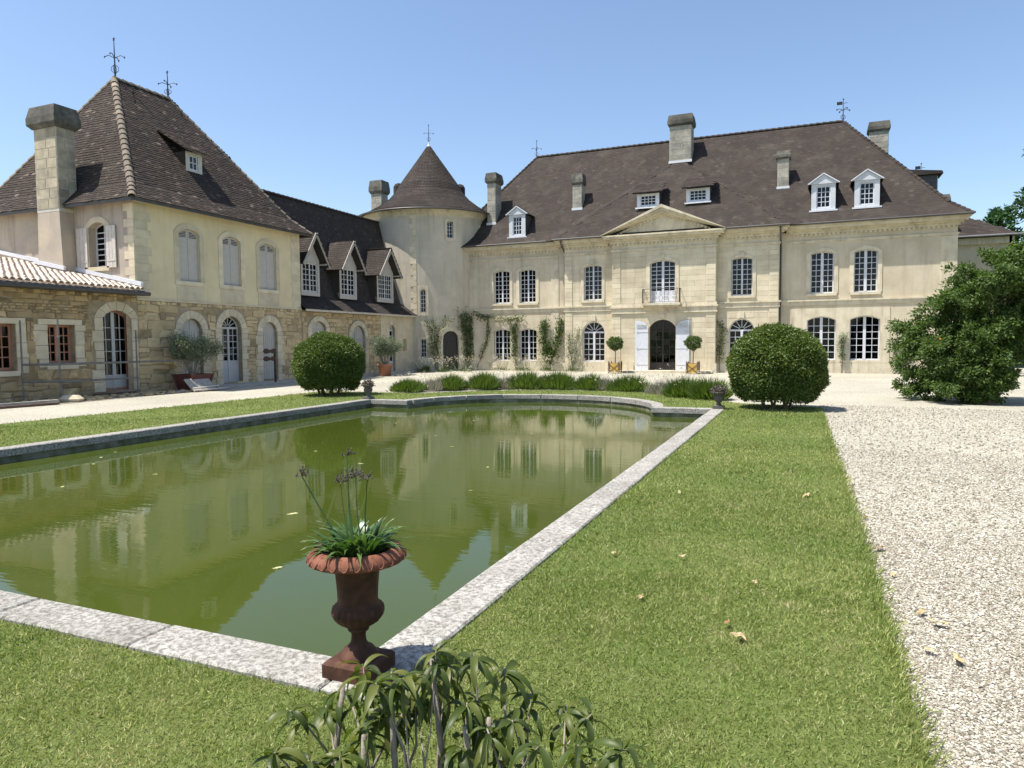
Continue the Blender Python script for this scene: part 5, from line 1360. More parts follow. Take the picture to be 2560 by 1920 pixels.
# climbing shrub over the stone pier
CS = (4.02, 22.3, 0)
bl = []
for z, x0, x1, r in ((.3, -1.2, .5, .5), (.6, -1.3, .5, .6), (1.0, -1.4, .9, .62), (1.45, -1.45, 1.3, .65), (1.9, -1.4, 1.6, .65), (2.35, -1.15, 2.1, .65), (2.8, -.75, 2.5, .65), (3.25, -.2, 2.6, .62), (3.7, .3, 2.7, .58), (4.05, .8, 2.7, .5)):
    k = max(3, int((x1-x0)/.42))
    for i in range(k):
        bl.append((x0+(x1-x0)*(i+.5)/k+random.uniform(-.15, .15), random.uniform(-1.15, -.35) if i % 2 else random.uniform(-.4, .7), z+random.uniform(-.15, .15), r*random.uniform(.75, 1.1)))
for i in range(16): bl.append((random.uniform(-.25, .62), random.uniform(-1.35, -.95), random.uniform(.55, 2.0), random.uniform(.35, .5)))
for i in range(5): bl.append((random.uniform(-.4, .35), -1.1, random.uniform(.1, .5), .35))
VS = blob_tree('climbing_shrub', 'big leafy green climber with orange flowers over a stone pier', 'shrub', CS, 1.6, bl, 105000, .09, .045, 'vine_leaf', .12, droop=.35)
nf = 34; P = np.array(CS)+np.stack([rng.uniform(-1.1, 2.2, nf), rng.uniform(-1.7, -1.2, nf), rng.uniform(.4, 3.4, nf)], 1)
keep = P[:, 0] > 3.85-1.2+np.maximum(0, (P[:, 2]-2))*.8; P = P[keep][:2]
V, T = cloud(np.repeat(P, 7, 0)+rng.normal(0, .02, (len(P)*7, 3)), unit(rng.normal(size=(len(P)*7, 3))), .06, .035, .6); npmesh('flowers', V, T, 'orange_flower', VS, kind='stuff')
pr = thing('stone_pier', 'stone gate pier half hidden under the climbing shrub', 'pier', (4.25, 21.75, 0))
fpr = Fr((0, 21.4, 0), (1, 0, 0), (0, -1, 0)); MB().box(3.95, 4.56, 21.4, 22.0, -.05, 1.4).build('pier_core', 'mortar', pr)
it = ashlar(fpr, 3.955, 4.555, 0, 1.4, [], .3, .34, proud=.02, gap=.014)+ashlar(Fr((4.56, 0, 0), (0, 1, 0), (1, 0, 0)), 21.4, 22.0, 0, 1.4, [], .3, .34, proud=.02, gap=.014)
pieces(pr, 'pier_stone', it, BLK, 'pier', 100)
MB().box(3.88, 4.63, 21.33, 22.07, 1.4, 1.5).build('pier_cap', 'chimcap', pr)
# trees behind at right
def crown(n, rx, rz, zc, rb, seed):
    r_ = random.Random(seed); out = []
    for i in range(n):
        a = r_.uniform(0, 2*PI); q = math.sqrt(r_.random()); zz = r_.uniform(-1, 1); s = math.sqrt(max(.1, 1-zz*zz*.7))
        out.append((rx*q*s*math.cos(a), rx*q*s*math.sin(a), zc+rz*zz, rb*r_.uniform(.7, 1.2)))
    return out
GT = 'trees beyond the chateau at right'
blob_tree('park_tree', 'tall tree at the right edge whose branch hangs against the sky', 'tree', (11.35, 32.5, 0), 6, crown(40, 3.6, 2.1, 7.7, 1.0, 3), 42000, .17, .11, 'tree_leaf', .35, GT)
blob_tree('park_tree', 'dark tree filling the gap behind the climbing shrub', 'tree', (10.0, 38, 0), 1.5, crown(22, 1.8, 1.5, 2.9, .8, 5), 18000, .16, .1, 'tree_leaf', .2, GT)
blob_tree('park_tree', 'pale far tree whose crown shows above the rear wing', 'tree', (14.9, 62, 0), 4, crown(34, 3.9, 3.4, 7.4, 1.3, 8), 30000, .26, .17, 'tree_leaf', .4, GT)
blob_tree('park_tree', 'far tree low on the horizon beyond the drive', 'tree', (22, 66, 0), 3, crown(22, 5.0, 3.6, 6.5, 1.8, 9), 14000, .32, .2, 'tree_leaf', .4, GT)
hd = []
for i in range(9): hd.append((i*1.5-6, random.uniform(-.3, .3), .8, .85))
blob_tree('hedge', 'low hedge beyond the drive at the right edge', 'hedge', (19, 55, 0), .5, hd, 9000, .12, .08, 'tree_leaf', .1)

# ================================================================ OLIVES IN POTS, BAY LOLLIPOPS
def olive(loc, label, potlabel, sq=True, zt=.62, rad=.95, hgt=1.45):
    x, y, z = loc
    if sq:
        p = thing('planter', potlabel, 'planter', loc); m = MB()
        b, t_ = .36, .5; zc = .6
        m.add([(x+s*b, y+u*b, 0) for s, u in ((-1, -1), (1, -1), (1, 1), (-1, 1))]+[(x+s*t_, y+u*t_, zc) for s, u in ((-1, -1), (1, -1), (1, 1), (-1, 1))]+[(x+s*(t_-.05), y+u*(t_-.05), zc) for s, u in ((-1, -1), (1, -1), (1, 1), (-1, 1))]+[(x+s*(t_-.06), y+u*(t_-.06), zc-.1) for s, u in ((-1, -1), (1, -1), (1, 1), (-1, 1))],
              [(i, (i+1) % 4, 4+(i+1) % 4, 4+i) for i in range(4)]+[(4+i, 4+(i+1) % 4, 8+(i+1) % 4, 8+i) for i in range(4)]+[(8+i, 8+(i+1) % 4, 12+(i+1) % 4, 12+i) for i in range(4)]+[(3, 2, 1, 0)])
        m.build('box', 'brownpaint', p); MB().add([(x+s*.44, y+u*.44, zc-.08) for s, u in ((-1, -1), (1, -1), (1, 1), (-1, 1))], [(0, 1, 2, 3)]).build('soil', 'soil', p)
        m = MB()
        for s, u in ((-1, -1), (1, -1), (1, 1), (-1, 1)): m.bar((x+s*(b+.01), y+u*(b+.01), 0), (x+s*(t_+.01), y+u*(t_+.01), zc+.02), .05)
        m.build('corner_post', 'brownpaint', p)
    else:
        p = thing('terracotta_pot', potlabel, 'pot', loc)
        MB().lathe(loc, [(.01, 0), (.26, 0), (.36, .5), (.4, .5), (.41, .62), (.36, .62), (.34, .52)], 24).build('pot_body', 'terracotta', p, smooth=True)
        MB().lathe(loc, [(.01, .54), (.34, .54)], 16).build('soil', 'soil', p)
    o = thing('olive_shrub', label, 'shrub', (x, y, zt-.1)); m = MB(); B = []
    for k in range(11):
        a = k*2.4; r_ = rad*(.35+.6*((k*7) % 11)/11); e = (x+r_*math.cos(a), y+r_*math.sin(a), zt+hgt*(.55+.4*((k*5) % 11)/11)); B.append(e)
        m.tube([(x+.04*math.cos(a), y+.04*math.sin(a), zt-.14), (x+r_*.45*math.cos(a+.3), y+r_*.45*math.sin(a+.3), zt+hgt*.3), e], [.03, .02, .007], 5)
    m.build('branch', 'bark_pale', o)
    B = np.array(B); n = 13000; w = rng.integers(0, len(B), n); c0 = np.array([x, y, zt+hgt*.2])
    t_ = rng.random((n, 1))**.5; P = c0+(B[w]-c0)*(.45+.6*t_)+rng.normal(0, .13, (n, 3)); out = unit(P-c0)
    V, T = cloud(P, out, .085, .026, .8); npmesh('crown', V, T, 'olive_leaf', o)
olive((-21.15, 19.55, 0), 'silvery olive shrub before the arched grey shutters', 'brown tapered box planter beside the leaning board', True, .6, .95, 1.4)
olive((-20.35, 31.3, 0), 'bushy olive near the tower behind the round bush', 'terracotta pot with olive near the tower', False, .58, .85, 1.4)
def lollipop(loc, label, plabel):
    x, y, z = loc; p = thing('planter_box', plabel, 'planter', loc, 'ochre planter boxes by the entrance'); s = .27; h = .52
    MB().box(x-s, x+s, y-s, y+s, .04, h).build('box', 'ochre', p)
    for a in (-1, 1):
        for b in (-1, 1):
            q = MB(); q.box(x+a*(s+.005)-.035, x+a*(s+.005)+.035, y+b*(s+.005)-.035, y+b*(s+.005)+.035, 0, h+.07); q.lathe((x+a*(s+.005), y+b*(s+.005), h+.1), [(.001, -.03), (.035, 0), (.001, .04)], 8); q.build('corner_post', 'wood', p)
    m = MB(); yy = y-s-.008
    m.bar((x-s+.03, yy, .08), (x+s-.03, yy, h-.05), .02, .03, up=(0, 1, 0)); m.bar((x+s-.03, yy-.004, .08), (x-s+.03, yy-.004, h-.05), .02, .03, up=(0, 1, 0)); m.build('cross_brace', 'wood', p)
    MB().box(x-s+.03, x+s-.03, y-s+.03, y+s-.03, h-.01, h+.005).build('soil', 'soil', p)
    t = thing('standard_tree', label, 'small tree', (x, y, h), 'clipped standard trees by the entrance')
    MB().tube([(x, y, h-.02), (x+.02, y, 1.0), (x, y, 1.5)], [.028, .022, .018], 6).build('trunk', 'bark', t)
    n = 2600; u = sphere_pts(n); P = np.array([x, y, 1.58])+u*(.4*(1-np.abs(rng.normal(0, .2, (n, 1)))))*np.array([1, 1, .85])*(1+.12*np.sin(u[:, :1]*6+u[:, 2:]*5))
    V, T = cloud(P, u, .09, .04, .8); npmesh('crown', V, T, 'climb_leaf', t)
lollipop((-9.52, 37.0, 0), 'small round-headed standard tree left of the entrance', 'ochre wooden planter box left of the entrance')
lollipop((-5.42, 37.0, 0), 'small round-headed standard tree right of the entrance', 'ochre wooden planter box right of the entrance')

# ================================================================ FLOWER BEDS BEHIND THE POOL
def clump(name, label, cat, loc, rx, ry, h, n, mat, blade=.012, flowers=None, group=None, curve=.5, fl_mat='pale_flower', seed=0):
    t = thing(name, label, cat, loc, group); x, y, z = loc
    P = np.stack([x+rng.normal(0, rx*.5, n).clip(-rx, rx), y+rng.normal(0, ry*.5, n).clip(-ry, ry), np.zeros(n)], 1)
    off = (P[:, :2]-np.array([x, y]))/np.array([rx, ry]); D = unit(np.c_[off*curve+rng.normal(0, .25, (n, 2)), np.ones(n)])
    L = h*(1-.45*(off**2).sum(1)).clip(.35, 1)*rng.uniform(.6, 1.05, n); N = unit(np.cross(D, unit(rng.normal(size=(n, 3)))))
    V, T = leaf_quads(P, D, N, L, np.full(n, blade)*rng.uniform(.7, 1.4, n), .1); npmesh('foliage', V, T, mat, t)
    if flowers:
        k, fh = flowers; w = rng.integers(0, n, k); q = P[w]; D2 = unit(D[w]*np.array([1.3, 1.3, 1])+rng.normal(0, .12, (k, 3))); tip = q+D2*(fh*rng.uniform(.75, 1.1, (k, 1)))
        V1, T1 = leaf_quads(q, D2, unit(np.cross(D2, unit(rng.normal(size=(k, 3))))), np.linalg.norm(tip-q, axis=1), np.full(k, .009), 0); npmesh('flower_stems', V1, T1, mat, t, kind='stuff')
        pf = np.repeat(tip, 5, 0)+rng.normal(0, .018, (k*5, 3))-np.repeat(D2, 5, 0)*rng.uniform(0, .1, (k*5, 1)); V, T = cloud(pf, unit(rng.normal(size=(k*5, 3))), .042, .026, .5); npmesh('flower_heads', V, T, fl_mat, t, kind='stuff')
    return t
GC = 'green grassy clumps in the bed behind the pool'
for i, (x, y, rx, h, lab) in enumerate([
    (-12.75, 21.05, .62, .46, 'low green clump at the left end of the bed, shortest of the row'), (-11.75, 22.35, .5, .56, 'green clump second from the left in the pool bed'),
    (-10.75, 22.95, .62, .62, 'broad green clump third from the left in the pool bed'), (-9.35, 23.6, .7, .64, 'tall green clump left of the bed middle'),
    (-8.2, 23.75, .65, .64, 'green clump at the middle of the bed behind the pool'), (-7.0, 23.75, .5, .55, 'green clump just right of the bed middle'),
    (-5.5, 23.3, .75, .55, 'wide green clump right of the middle in the pool bed'), (-3.35, 21.35, .62, .6, 'loose green clump near the right end of the bed'),
    (-2.55, 20.75, .55, .62, 'green clump beside the dark right-hand lead urn')]):
    clump('grassy_clump', lab, 'plant', (x, y, 0), rx*.8, .5, h*1.15, 1900, 'herb_leaf', .024, (24, h*1.6), GC, .9)
GL = 'greyish lavender plants between the green clumps'
for (x, y, rx, lab) in [(-12.15, 21.75, .3, 'grey lavender between the two leftmost green clumps'), (-10.1, 23.4, .3, 'grey lavender plant left of the middle of the bed'), (-6.35, 23.65, .33, 'mauve-grey lavender right of the bed middle'),
                        (-4.25, 22.35, .35, 'pale wispy lavender before the entrance view'), (-3.8, 21.75, .3, 'grey lavender beside the loose right clump')]:
    clump('lavender_plant', lab, 'plant', (x, y, 0), rx*1.1, .35, .5, 900, 'lav_leaf', .018, (45, .68), GL)
# pink gaura-like haze along the tower and chateau foot
GG = 'wispy pale flowers at the chateau foot'
for (x, y, lab) in [(-20.6, 35.6, 'wispy pale flowers left of the tower door'), (-19.4, 35.9, 'tall pale flowers in front of the tower door'), (-18.3, 36.6, 'wispy pale flowers right of the tower door'), (-16.9, 38.5, 'faint pale flowers below the left ground-floor window'), (-15.4, 38.5, 'faint pale flowers below the second ground-floor window'),
                    (-14.0, 38.4, 'pale flowers under the dark green climber'), (-12.2, 38.0, 'thin pale flowers at the foot of the left bay')]:
    clump('wispy_flower', lab, 'flower', (x, y, 0), .55, .25, .35, 240, 'climb_leaf', .012, (70, .95), GG)
o = clump('white_flower', 'bright white flowers beside the tower window', 'flower', (-21.0, 36.75, 0), .2, .15, .5, 160, 'climb_leaf', .02, None)
P = np.array([-21.0, 36.6, .62])+rng.normal(0, 1, (70, 3))*np.array([.16, .08, .1]); V, T = cloud(P, unit(rng.normal(size=(70, 3))), .06, .05, .5); npmesh('flower_heads', V, T, 'white_flower', o, kind='stuff')

# ================================================================ CLIMBERS ON THE WALLS
def climber(label, fr, paths, n, spread=.16, mat='climb_leaf', L=.09, W=.06, dn=.08):
    p0 = fr.p(*paths[0][0], .1); t = thing('wall_climber', label, 'climber', (p0.x, p0.y, 0), 'climbers trained on the chateau walls'); m = MB(); pts = []; ns = []
    for pth in paths:
        P = [fr.p(u, z, .06+.03*math.sin(i*1.7)) for i, (u, z) in enumerate(pth)]
        m.tube(P, [.028-.016*i/max(1, len(P)-1) for i in range(len(P))], 5)
        for a, b in zip(P, P[1:]):
            k = max(1, int((b-a).length/.05))
            for i in range(k): pts.append(a+(b-a)*(i/k))
    m.build('stem', 'bark_pale', t)
    A = np.array([tuple(p) for p in pts]); A = A[A[:, 2] > .7 if len(A) else []]
    w = rng.integers(0, len(A), n); N_ = np.array(tuple(fr.N)); U_ = np.array(tuple(fr.U))
    P = A[w]+U_*rng.normal(0, spread, (n, 1))+np.array([0, 0, 1])*rng.normal(0, spread, (n, 1))+N_*np.abs(rng.normal(dn, dn*.6, (n, 1)))
    V, T = cloud(P, np.tile(N_, (n, 1)), L, W, .9, .4); npmesh('leaves', V, T, mat, t)
am = -58; N_ = Vector((math.cos(R(am)), math.sin(R(am)), 0)); fT1 = Fr(cyl(am, 0), Vector((0, 0, 1)).cross(N_), N_)
climber('climber left of the dark tower door', fT1, [[(.05, 0), (-.1, 1.2), (-.35, 2.4), (-.5, 3.1)], [(.15, 0), (.1, 1.5), (.25, 2.6), (.7, 3.1), (1.1, 3.0)], [(-.1, 1.2), (.0, 2.2), (-.1, 3.2)]], 900, .15)
am = -28; N_ = Vector((math.cos(R(am)), math.sin(R(am)), 0)); fT2 = Fr(cyl(am, 0), Vector((0, 0, 1)).cross(N_), N_)
climber('dense green climber right of the tower door reaching the slit', fT2, [[(-.1, 0), (-.25, 1.2), (-.2, 2.4), (-.1, 3.6)], [(.0, 0), (.1, 1.3), (.15, 2.4), (.4, 3.4)], [(-.2, 2.2), (-.5, 3.0), (-.6, 3.5)]], 1700, .2, 'climb_leaf', .1, .07)
climber('thin climber arching from the tower to the first window', fW, [[(-18.9, 0), (-18.5, .9), (-18.1, 1.9), (-18.0, 2.8), (-18.2, 3.3), (-19.0, 3.5)], [(-18.6, 3.3), (-17.4, 3.2), (-16.6, 3.1), (-16.1, 3.2)]], 700, .1)
climber('climber between the two left ground-floor windows', fW, [[(-16.1, 0), (-16.35, 1.0), (-16.3, 2.0), (-16.15, 2.9), (-15.7, 3.25)], [(-16.3, 2.0), (-16.5, 2.8), (-16.7, 3.2)], [(-16.25, 0.1), (-16.2, 1.4), (-16.35, 2.6)]], 900, .13)
climber('dark green climber forking between window and left bay', fW, [[(-14.0, 0), (-14.1, 1.0), (-14.45, 2.0), (-14.35, 3.0)], [(-14.0, .2), (-13.75, 1.2), (-13.45, 2.2), (-13.3, 3.0)], [(-14.1, .6), (-14.3, 1.4)]], 1900, .18, 'vine_leaf', .1, .07)
climber('pale dry climber on the left bay beside its door', fB, [[(-12.5, 0), (-12.55, .9), (-12.35, 1.7), (-12.1, 2.5)], [(-12.45, .3), (-12.75, 1.3), (-12.7, 2.2)], [(-12.4, .4), (-12.2, 1.3)]], 420, .14, 'olive_leaf')
climber('sparse climber on the right bay behind the round bush', fB, [[(-4.3, 0), (-4.3, 1.1), (-4.15, 2.1), (-4.3, 2.7)]], 380, .12)
climber('slim climber between the two right ground-floor windows', fW, [[(1.62, 0), (1.65, .7), (1.6, 1.5), (1.7, 2.0)]], 420, .1, 'olive_leaf')
climber('sparse shrub at the right end of the facade', fW, [[(4.2, 0), (4.1, .7), (4.3, 1.3)], [(4.4, 0), (4.6, .8)]], 420, .2, 'olive_leaf')

# ================================================================ URNS
UX, UY, UZ = -2.03, 2.84, .028
UR = thing('cast_iron_urn', 'rusty brown cast-iron urn on the near pool corner', 'urn', (UX, UY, UZ))
m = MB(); b = .128; bx = lambda e, z: [(UX-e, UY-e, UZ+z), (UX+e, UY-e, UZ+z), (UX+e, UY+e, UZ+z), (UX-e, UY+e, UZ+z)]
prev = None; vs_ = []
for e, z in ((b, 0), (b, .065), (b-.012, .078), (b-.03, .08)): vs_ += bx(e, z)
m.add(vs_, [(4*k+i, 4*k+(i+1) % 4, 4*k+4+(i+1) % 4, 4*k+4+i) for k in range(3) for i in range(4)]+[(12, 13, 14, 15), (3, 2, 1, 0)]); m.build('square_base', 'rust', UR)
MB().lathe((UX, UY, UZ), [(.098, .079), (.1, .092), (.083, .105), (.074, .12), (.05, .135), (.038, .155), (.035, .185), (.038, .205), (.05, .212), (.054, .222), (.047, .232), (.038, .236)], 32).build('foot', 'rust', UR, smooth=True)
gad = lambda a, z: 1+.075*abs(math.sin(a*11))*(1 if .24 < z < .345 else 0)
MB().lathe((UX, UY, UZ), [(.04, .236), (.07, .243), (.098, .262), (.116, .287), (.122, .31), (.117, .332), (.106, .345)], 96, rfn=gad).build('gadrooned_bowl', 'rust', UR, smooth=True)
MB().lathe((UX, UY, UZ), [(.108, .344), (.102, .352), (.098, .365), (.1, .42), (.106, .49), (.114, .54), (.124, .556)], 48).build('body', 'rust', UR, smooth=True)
egg = lambda a, z: 1+.012*abs(math.cos(a*13))
MB().lathe((UX, UY, UZ), [(.12, .55), (.15, .556), (.2, .562), (.228, .566), (.236, .574), (.235, .585), (.229, .602), (.216, .617), (.199, .627), (.182, .63), (.17, .624), (.164, .605), (.155, .57)], 104, rfn=egg)  .build('rim', 'rust_sunlit', UR, smooth=True)
RP_ = ([.566, .574, .585, .602, .617, .627], [.228, .236, .235, .229, .216, .199])
for k in range(26):
    a = 2*PI*k/26; pt = []
    for t in np.linspace(-1, 1, 11):
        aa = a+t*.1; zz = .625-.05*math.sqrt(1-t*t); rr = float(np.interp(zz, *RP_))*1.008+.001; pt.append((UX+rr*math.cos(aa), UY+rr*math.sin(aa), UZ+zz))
    MB().tube(pt, .004, 5).build('egg_moulding', 'rust_sunlit', UR)
MB().lathe((UX, UY, UZ), [(.001, .598), (.164, .596)], 20).build('soil', 'soil', UR)
# agapanthus
AG = thing('agapanthus_plant', 'strappy green agapanthus with dry seed heads in the rusty urn', 'plant', (UX, UY, UZ+.59))
def strap(name, seed):
    r_ = random.Random(seed); V = []; F = []; n = 7; bend = r_.uniform(.2, 1.0)
    for i in range(n+1):
        t = i/n; w_ = .5*(math.sin(PI*min(1, .25+t*.78))**.7)*(1-t**6); a = bend*t*t
        x, z = math.sin(a)*t, t*math.cos(a*.75)
        V += [(x, -w_, z), (x-.01, 0, z-.018), (x, w_, z)]
    for i in range(n):
        for k in (0, 1): F.append((3*i+k, 3*i+k+1, 3*i+k+4, 3*i+k+3))
    me = bpy.data.meshes.new(name); me.from_pydata(V, [], F); me.update(); me.polygons.foreach_set('use_smooth', [True]*len(F)); me.materials.append(MAT['aga_leaf']); return me
ST = [strap('strap_leaf', i) for i in range(8)]
for k in range(155):
    a = random.uniform(0, 2*PI); r_ = .125*math.sqrt(random.random()); out = random.uniform(.2, 1.0)*(.25+r_*5)
    L = random.uniform(.12, .2); o = bpy.data.objects.new('leaf', random.choice(ST)); COL.objects.link(o); o.parent = AG
    o.matrix_basis = Matrix.Translation((r_*math.cos(a), r_*math.sin(a), 0)) @ Matrix.Rotation(a+random.gauss(0, .5), 4, 'Z') @ Matrix.Rotation(min(out, 1.25), 4, 'Y') @ Matrix.Diagonal((L, random.uniform(.026, .04), L, 1))
for (dx, dy, hx, hy, hz) in ((-.07, .0, -.285, -.05, .42), (-.03, .02, -.12, .1, .52), (-.02, -.02, -.075, -.02, .39), (.03, .0, -.02, .03, .42), (.06, -.01, .07, .0, .42), (-.05, .04, -.09, .06, .40)):
    s_ = (UX+dx, UY+dy, UZ+.6); e = (UX+hx, UY+hy, UZ+.6+hz*.88); md = tuple((p+q)/2+o_ for p, q, o_ in zip(s_, e, (-.01, 0, .01)))
    S = MB().tube([s_, md, e], [.0045, .0036, .0028], 6).build('flower_stalk', 'aga_leaf', AG)
    m = MB()
    for q in range(16):
        v = Vector((random.gauss(0, 1), random.gauss(0, 1), abs(random.gauss(.5, .7)))).normalized()*random.uniform(.022, .045); E_ = Vector(e)
        m.tube([E_, E_+v], [.0012, .0018], 4); m.lathe(tuple(E_+v), [(.001, -.006), (.0055, 0), (.001, .009)], 5)
    m.build('seed_head', 'seed', S)
# small lead urns on the far coping corners
def lead_urn(loc, label, plabel):
    u = thing('lead_urn', label, 'urn', loc, 'small dark urns on the far pool corners'); x, y, z = loc
    MB().box(x-.13, x+.13, y-.13, y+.13, z, z+.07).build('square_base', 'chimcap', u)
    MB().lathe(loc, [(.1, .07), (.06, .1), (.045, .15), (.09, .18), (.13, .25), (.13, .3), (.11, .33), (.15, .37), (.2, .4), (.16, .41)], 20).build('bowl', 'chimcap', u, smooth=True)
    p = thing('urn_plant', plabel, 'plant', (x, y, z+.4)); n = 420; uu = sphere_pts(n); uu[:, 2] = np.abs(uu[:, 2])*.8-.15
    V, T = cloud(np.array([x, y, z+.42])+uu*np.array([.2, .2, .24])*rng.uniform(.5, 1, (n, 1)), uu, .05, .035, .8, .5); npmesh('foliage', V, T, 'seed', p)
lead_urn((-1.95, 17.52, .028), 'small dark urn on the far right pool corner', 'dark withered plant in the right lead urn')
lead_urn((-12.0, 17.52, .028), 'small dark urn on the far left pool corner', 'dark withered plant in the left lead urn')

# ================================================================ SCAFFOLD, SIGN, SMALL THINGS AT LEFT
fx = -21.2
SCF = thing('scaffold_rail', 'grey steel scaffold guard rail before the stone annex', 'scaffold', (fx, 15.5, 0))
pz = [(13.75, fx-.55, 2.45), (14.35, fx+.25, 2.5), (17.15, fx+.1, 2.2)]
for (y, x, h) in pz:
    p = MB().tube([(x, y, -.02), (x, y, h)], .026, 8).build('post', 'steel', SCF); MB().box(x-.07, x+.07, y-.07, y+.07, -.02, -.008).build('base_plate', 'steel', p)
for a, b, z in ((0, 1, 1.12), (0, 1, .6), (1, 2, 1.12), (1, 2, .58)):
    MB().tube([(pz[a][1]+.03, pz[a][0], z), (pz[b][1]+.03, pz[b][0], z)], .034, 8).build('rail', 'steel', SCF)
MB().tube([(pz[2][1]+.03, pz[2][0], 1.12), (fx+.1, 19.2, 1.12)], .034, 8).build('rail', 'steel', SCF)
for (y, x, h) in pz[1:]: MB().lathe((x, y, 1.95), [(.001, -.04), (.05, -.02), (.05, .02), (.001, .04)], 8).build('coupler', 'zinc', SCF)
SF2 = thing('metal_frame', 'light metal frame standing beside the terracotta potted olive', 'frame', (-20.6, 29.5, 0))
for (y, z0, z1) in ((28.6, 0, 2.2), (30.2, 0, 1.9)): MB().tube([(-20.3, y, z0-.02), (-20.3, y, z1)], .02, 6).build('post', 'zinc', SF2)
for z in (1.88, 1.42, .5): MB().tube([(-20.3, 27.9 if z > 1.5 else 28.6, z), (-20.3, 30.2, z)], .018, 6).build('rail', 'zinc', SF2)
SG = thing('sign_post', 'dark brown post with two scalloped direction boards', 'sign', (-21.05, 23.85, .06))
MB().box(-21.08, -21.02, 23.82, 23.88, .05, 1.5).build('post', 'signbrown', SG)
for z in (1.39, 1.07):
    pts = []
    for t in np.linspace(0, 1, 21): pts.append((23.82-.72*t, z+.085+.03*math.sin(t*2*PI*1.5+.6)*(1 if t < .95 else 0)-.05*(t > .93)))
    for t in np.linspace(1, 0, 21): pts.append((23.82-.72*t, z-.085-.02*math.sin(t*2*PI*1.5+.6)*(1 if t < .95 else 0)+.05*(t > .93)))
    MB().prism([(-21.015, y, zz) for y, zz in pts], (.025, 0, 0)).build('direction_board', 'signbrown', SG)
BD = thing('leaning_board', 'pale grey board leaning on pipes before the olive planter', 'board', (-20.55, 19.2, 0))
MB().prism([(-20.35, 18.75, .03), (-20.35, 19.85, .03), (-20.75, 19.85, .42), (-20.75, 18.75, .42)], (.03, 0, .03)).build('panel', 'concrete', BD)
MB().tube([(-20.2, 18.7, .05), (-20.15, 20.2, .05)], .035, 8).build('pipe', 'lilac', BD)
MB().tube([(-20.3, 18.75, .12), (-20.25, 19.9, .16)], .03, 8).build('pipe', 'lilac', BD)
PLK = 'planks and rubble left by the builders'
for (x, y, l, a, mt, nm, lab, h) in ((-20.3, 12.9, 1.7, 1.5, 'concrete', 'concrete_post', 'pale concrete post lying at the left edge of the gravel', .12), (-20.1, 12.6, 2.0, 1.45, 'wood', 'timber_plank', 'dark timber plank lying in front of the concrete post', .06),
                                     (-20.9, 17.9, 1.6, 1.6, 'wood', 'timber_plank', 'dark plank on the dirt beside the scaffold foot', .05), (-21.5, 16.6, 1.5, 1.55, 'wood', 'timber_plank', 'timber plank below the salmon glazed door', .1), (-20.6, 18.5, 1.2, 1.7, 'concrete', 'stone_slab', 'pale slab lying by the leaning board', .05)):
    t = Vector((math.cos(a), math.sin(a), 0))*l/2; c = Vector((x, y, h/2-.01))
    tag(MB().bar(c-t, c+t, .16, h).build(nm, mt), lab, 'plank' if 'plank' in nm else 'slab', PLK)
o = MB().lathe((-20.5, 14.35, -.02), [(.001, 0), (.26, .02), (.3, .1), (.2, .2), (.001, .24)], 9, rfn=lambda a, z: 1+.25*math.sin(a*2+1)).build('boulder', 'quoin'); tag(o, 'pale loose boulder at the scaffold foot', 'stone')
dbr = []
for k in range(520):
    y = random.uniform(9, 20.3); x = random.uniform(-22.0, -20.35); s = random.uniform(.03, .13)
    dbr.append((Matrix.Translation((x, y, s*.15)) @ Matrix.Rotation(random.uniform(0, 6), 4, 'Z') @ Matrix.Diagonal((s*1.4, s, s*.6, 1)), random.randrange(6), s))
pieces(None, 'stone_rubble', dbr, [box_mesh('rubble_bit', .18, 50+i) for i in range(6)], 'rubble', 0); bpy.data.objects['stone_rubble']['label'] = 'broken stone bits scattered on the dirt strip'; bpy.data.objects['stone_rubble']['category'] = 'rubble'

# ================================================================ FALLEN AND FLOATING LEAVES
def maple(seed, mat, name):
    r_ = random.Random(seed); n = 14; V = [(0, 0, .12)]; 
    for i in range(n):
        a = 2*PI*i/n; q = (.5 if i % 2 == 0 else .3)*r_.uniform(.75, 1.15); V.append((q*math.cos(a), q*.8*math.sin(a), r_.uniform(0, .22)))
    me = bpy.data.meshes.new(name); me.from_pydata(V, [], [(0, 1+i, 1+(i+1) % n) for i in range(n)]); me.update(); me.materials.append(MAT[mat]); return me
ML = [maple(i, 'dead_leaf', 'fallen_leaf') for i in range(5)]; PLV = [maple(i+20, 'pond_leaf', 'floating_leaf') for i in range(4)]
GLF = 'fallen dry leaves'
spots = [(.72, 4.62, .12, 'pale curled dry leaf on the gravel edge, larger upper one'), (.66, 4.78, .09, 'small brown leaf tucked behind the larger gravel leaf'), (.74, 4.12, .11, 'pale dry leaf lying lower on the gravel edge'), (.62, 4.2, .09, 'thin leaf beside the lower gravel leaf'),
         (-.32, 3.95, .11, 'yellow dry leaf on the grass toward the lower right'), (-.4, 4.12, .07, 'dark brown scrap of leaf above the yellow leaf'), (-.3, 4.9, .08, 'slim orange leaf on the lawn'), (-.85, 5.3, .09, 'pale pointed leaf on the lawn, middle'),
         (.02, 7.9, .12, 'pale leaf on the grass near the gravel, farther up'), (-.95, 4.35, .07, 'small tan leaf on the grass right of the urn'), (.55, 6.15, .12, 'brown leaf caught at the lawn edge'), (.58, 5.5, .08, 'rusty leaf at the lawn edge'), (.53, 7.2, .09, 'small brown leaf by the drive edge'),
         (.93, 2.75, .13, 'pale leaf at the bottom of the gravel'), (-1.35, 5.2, .07, 'tiny dark leaf on the lawn by the coping'), (-1.25, 7.6, .07, 'small pale leaf on grass near the coping')]
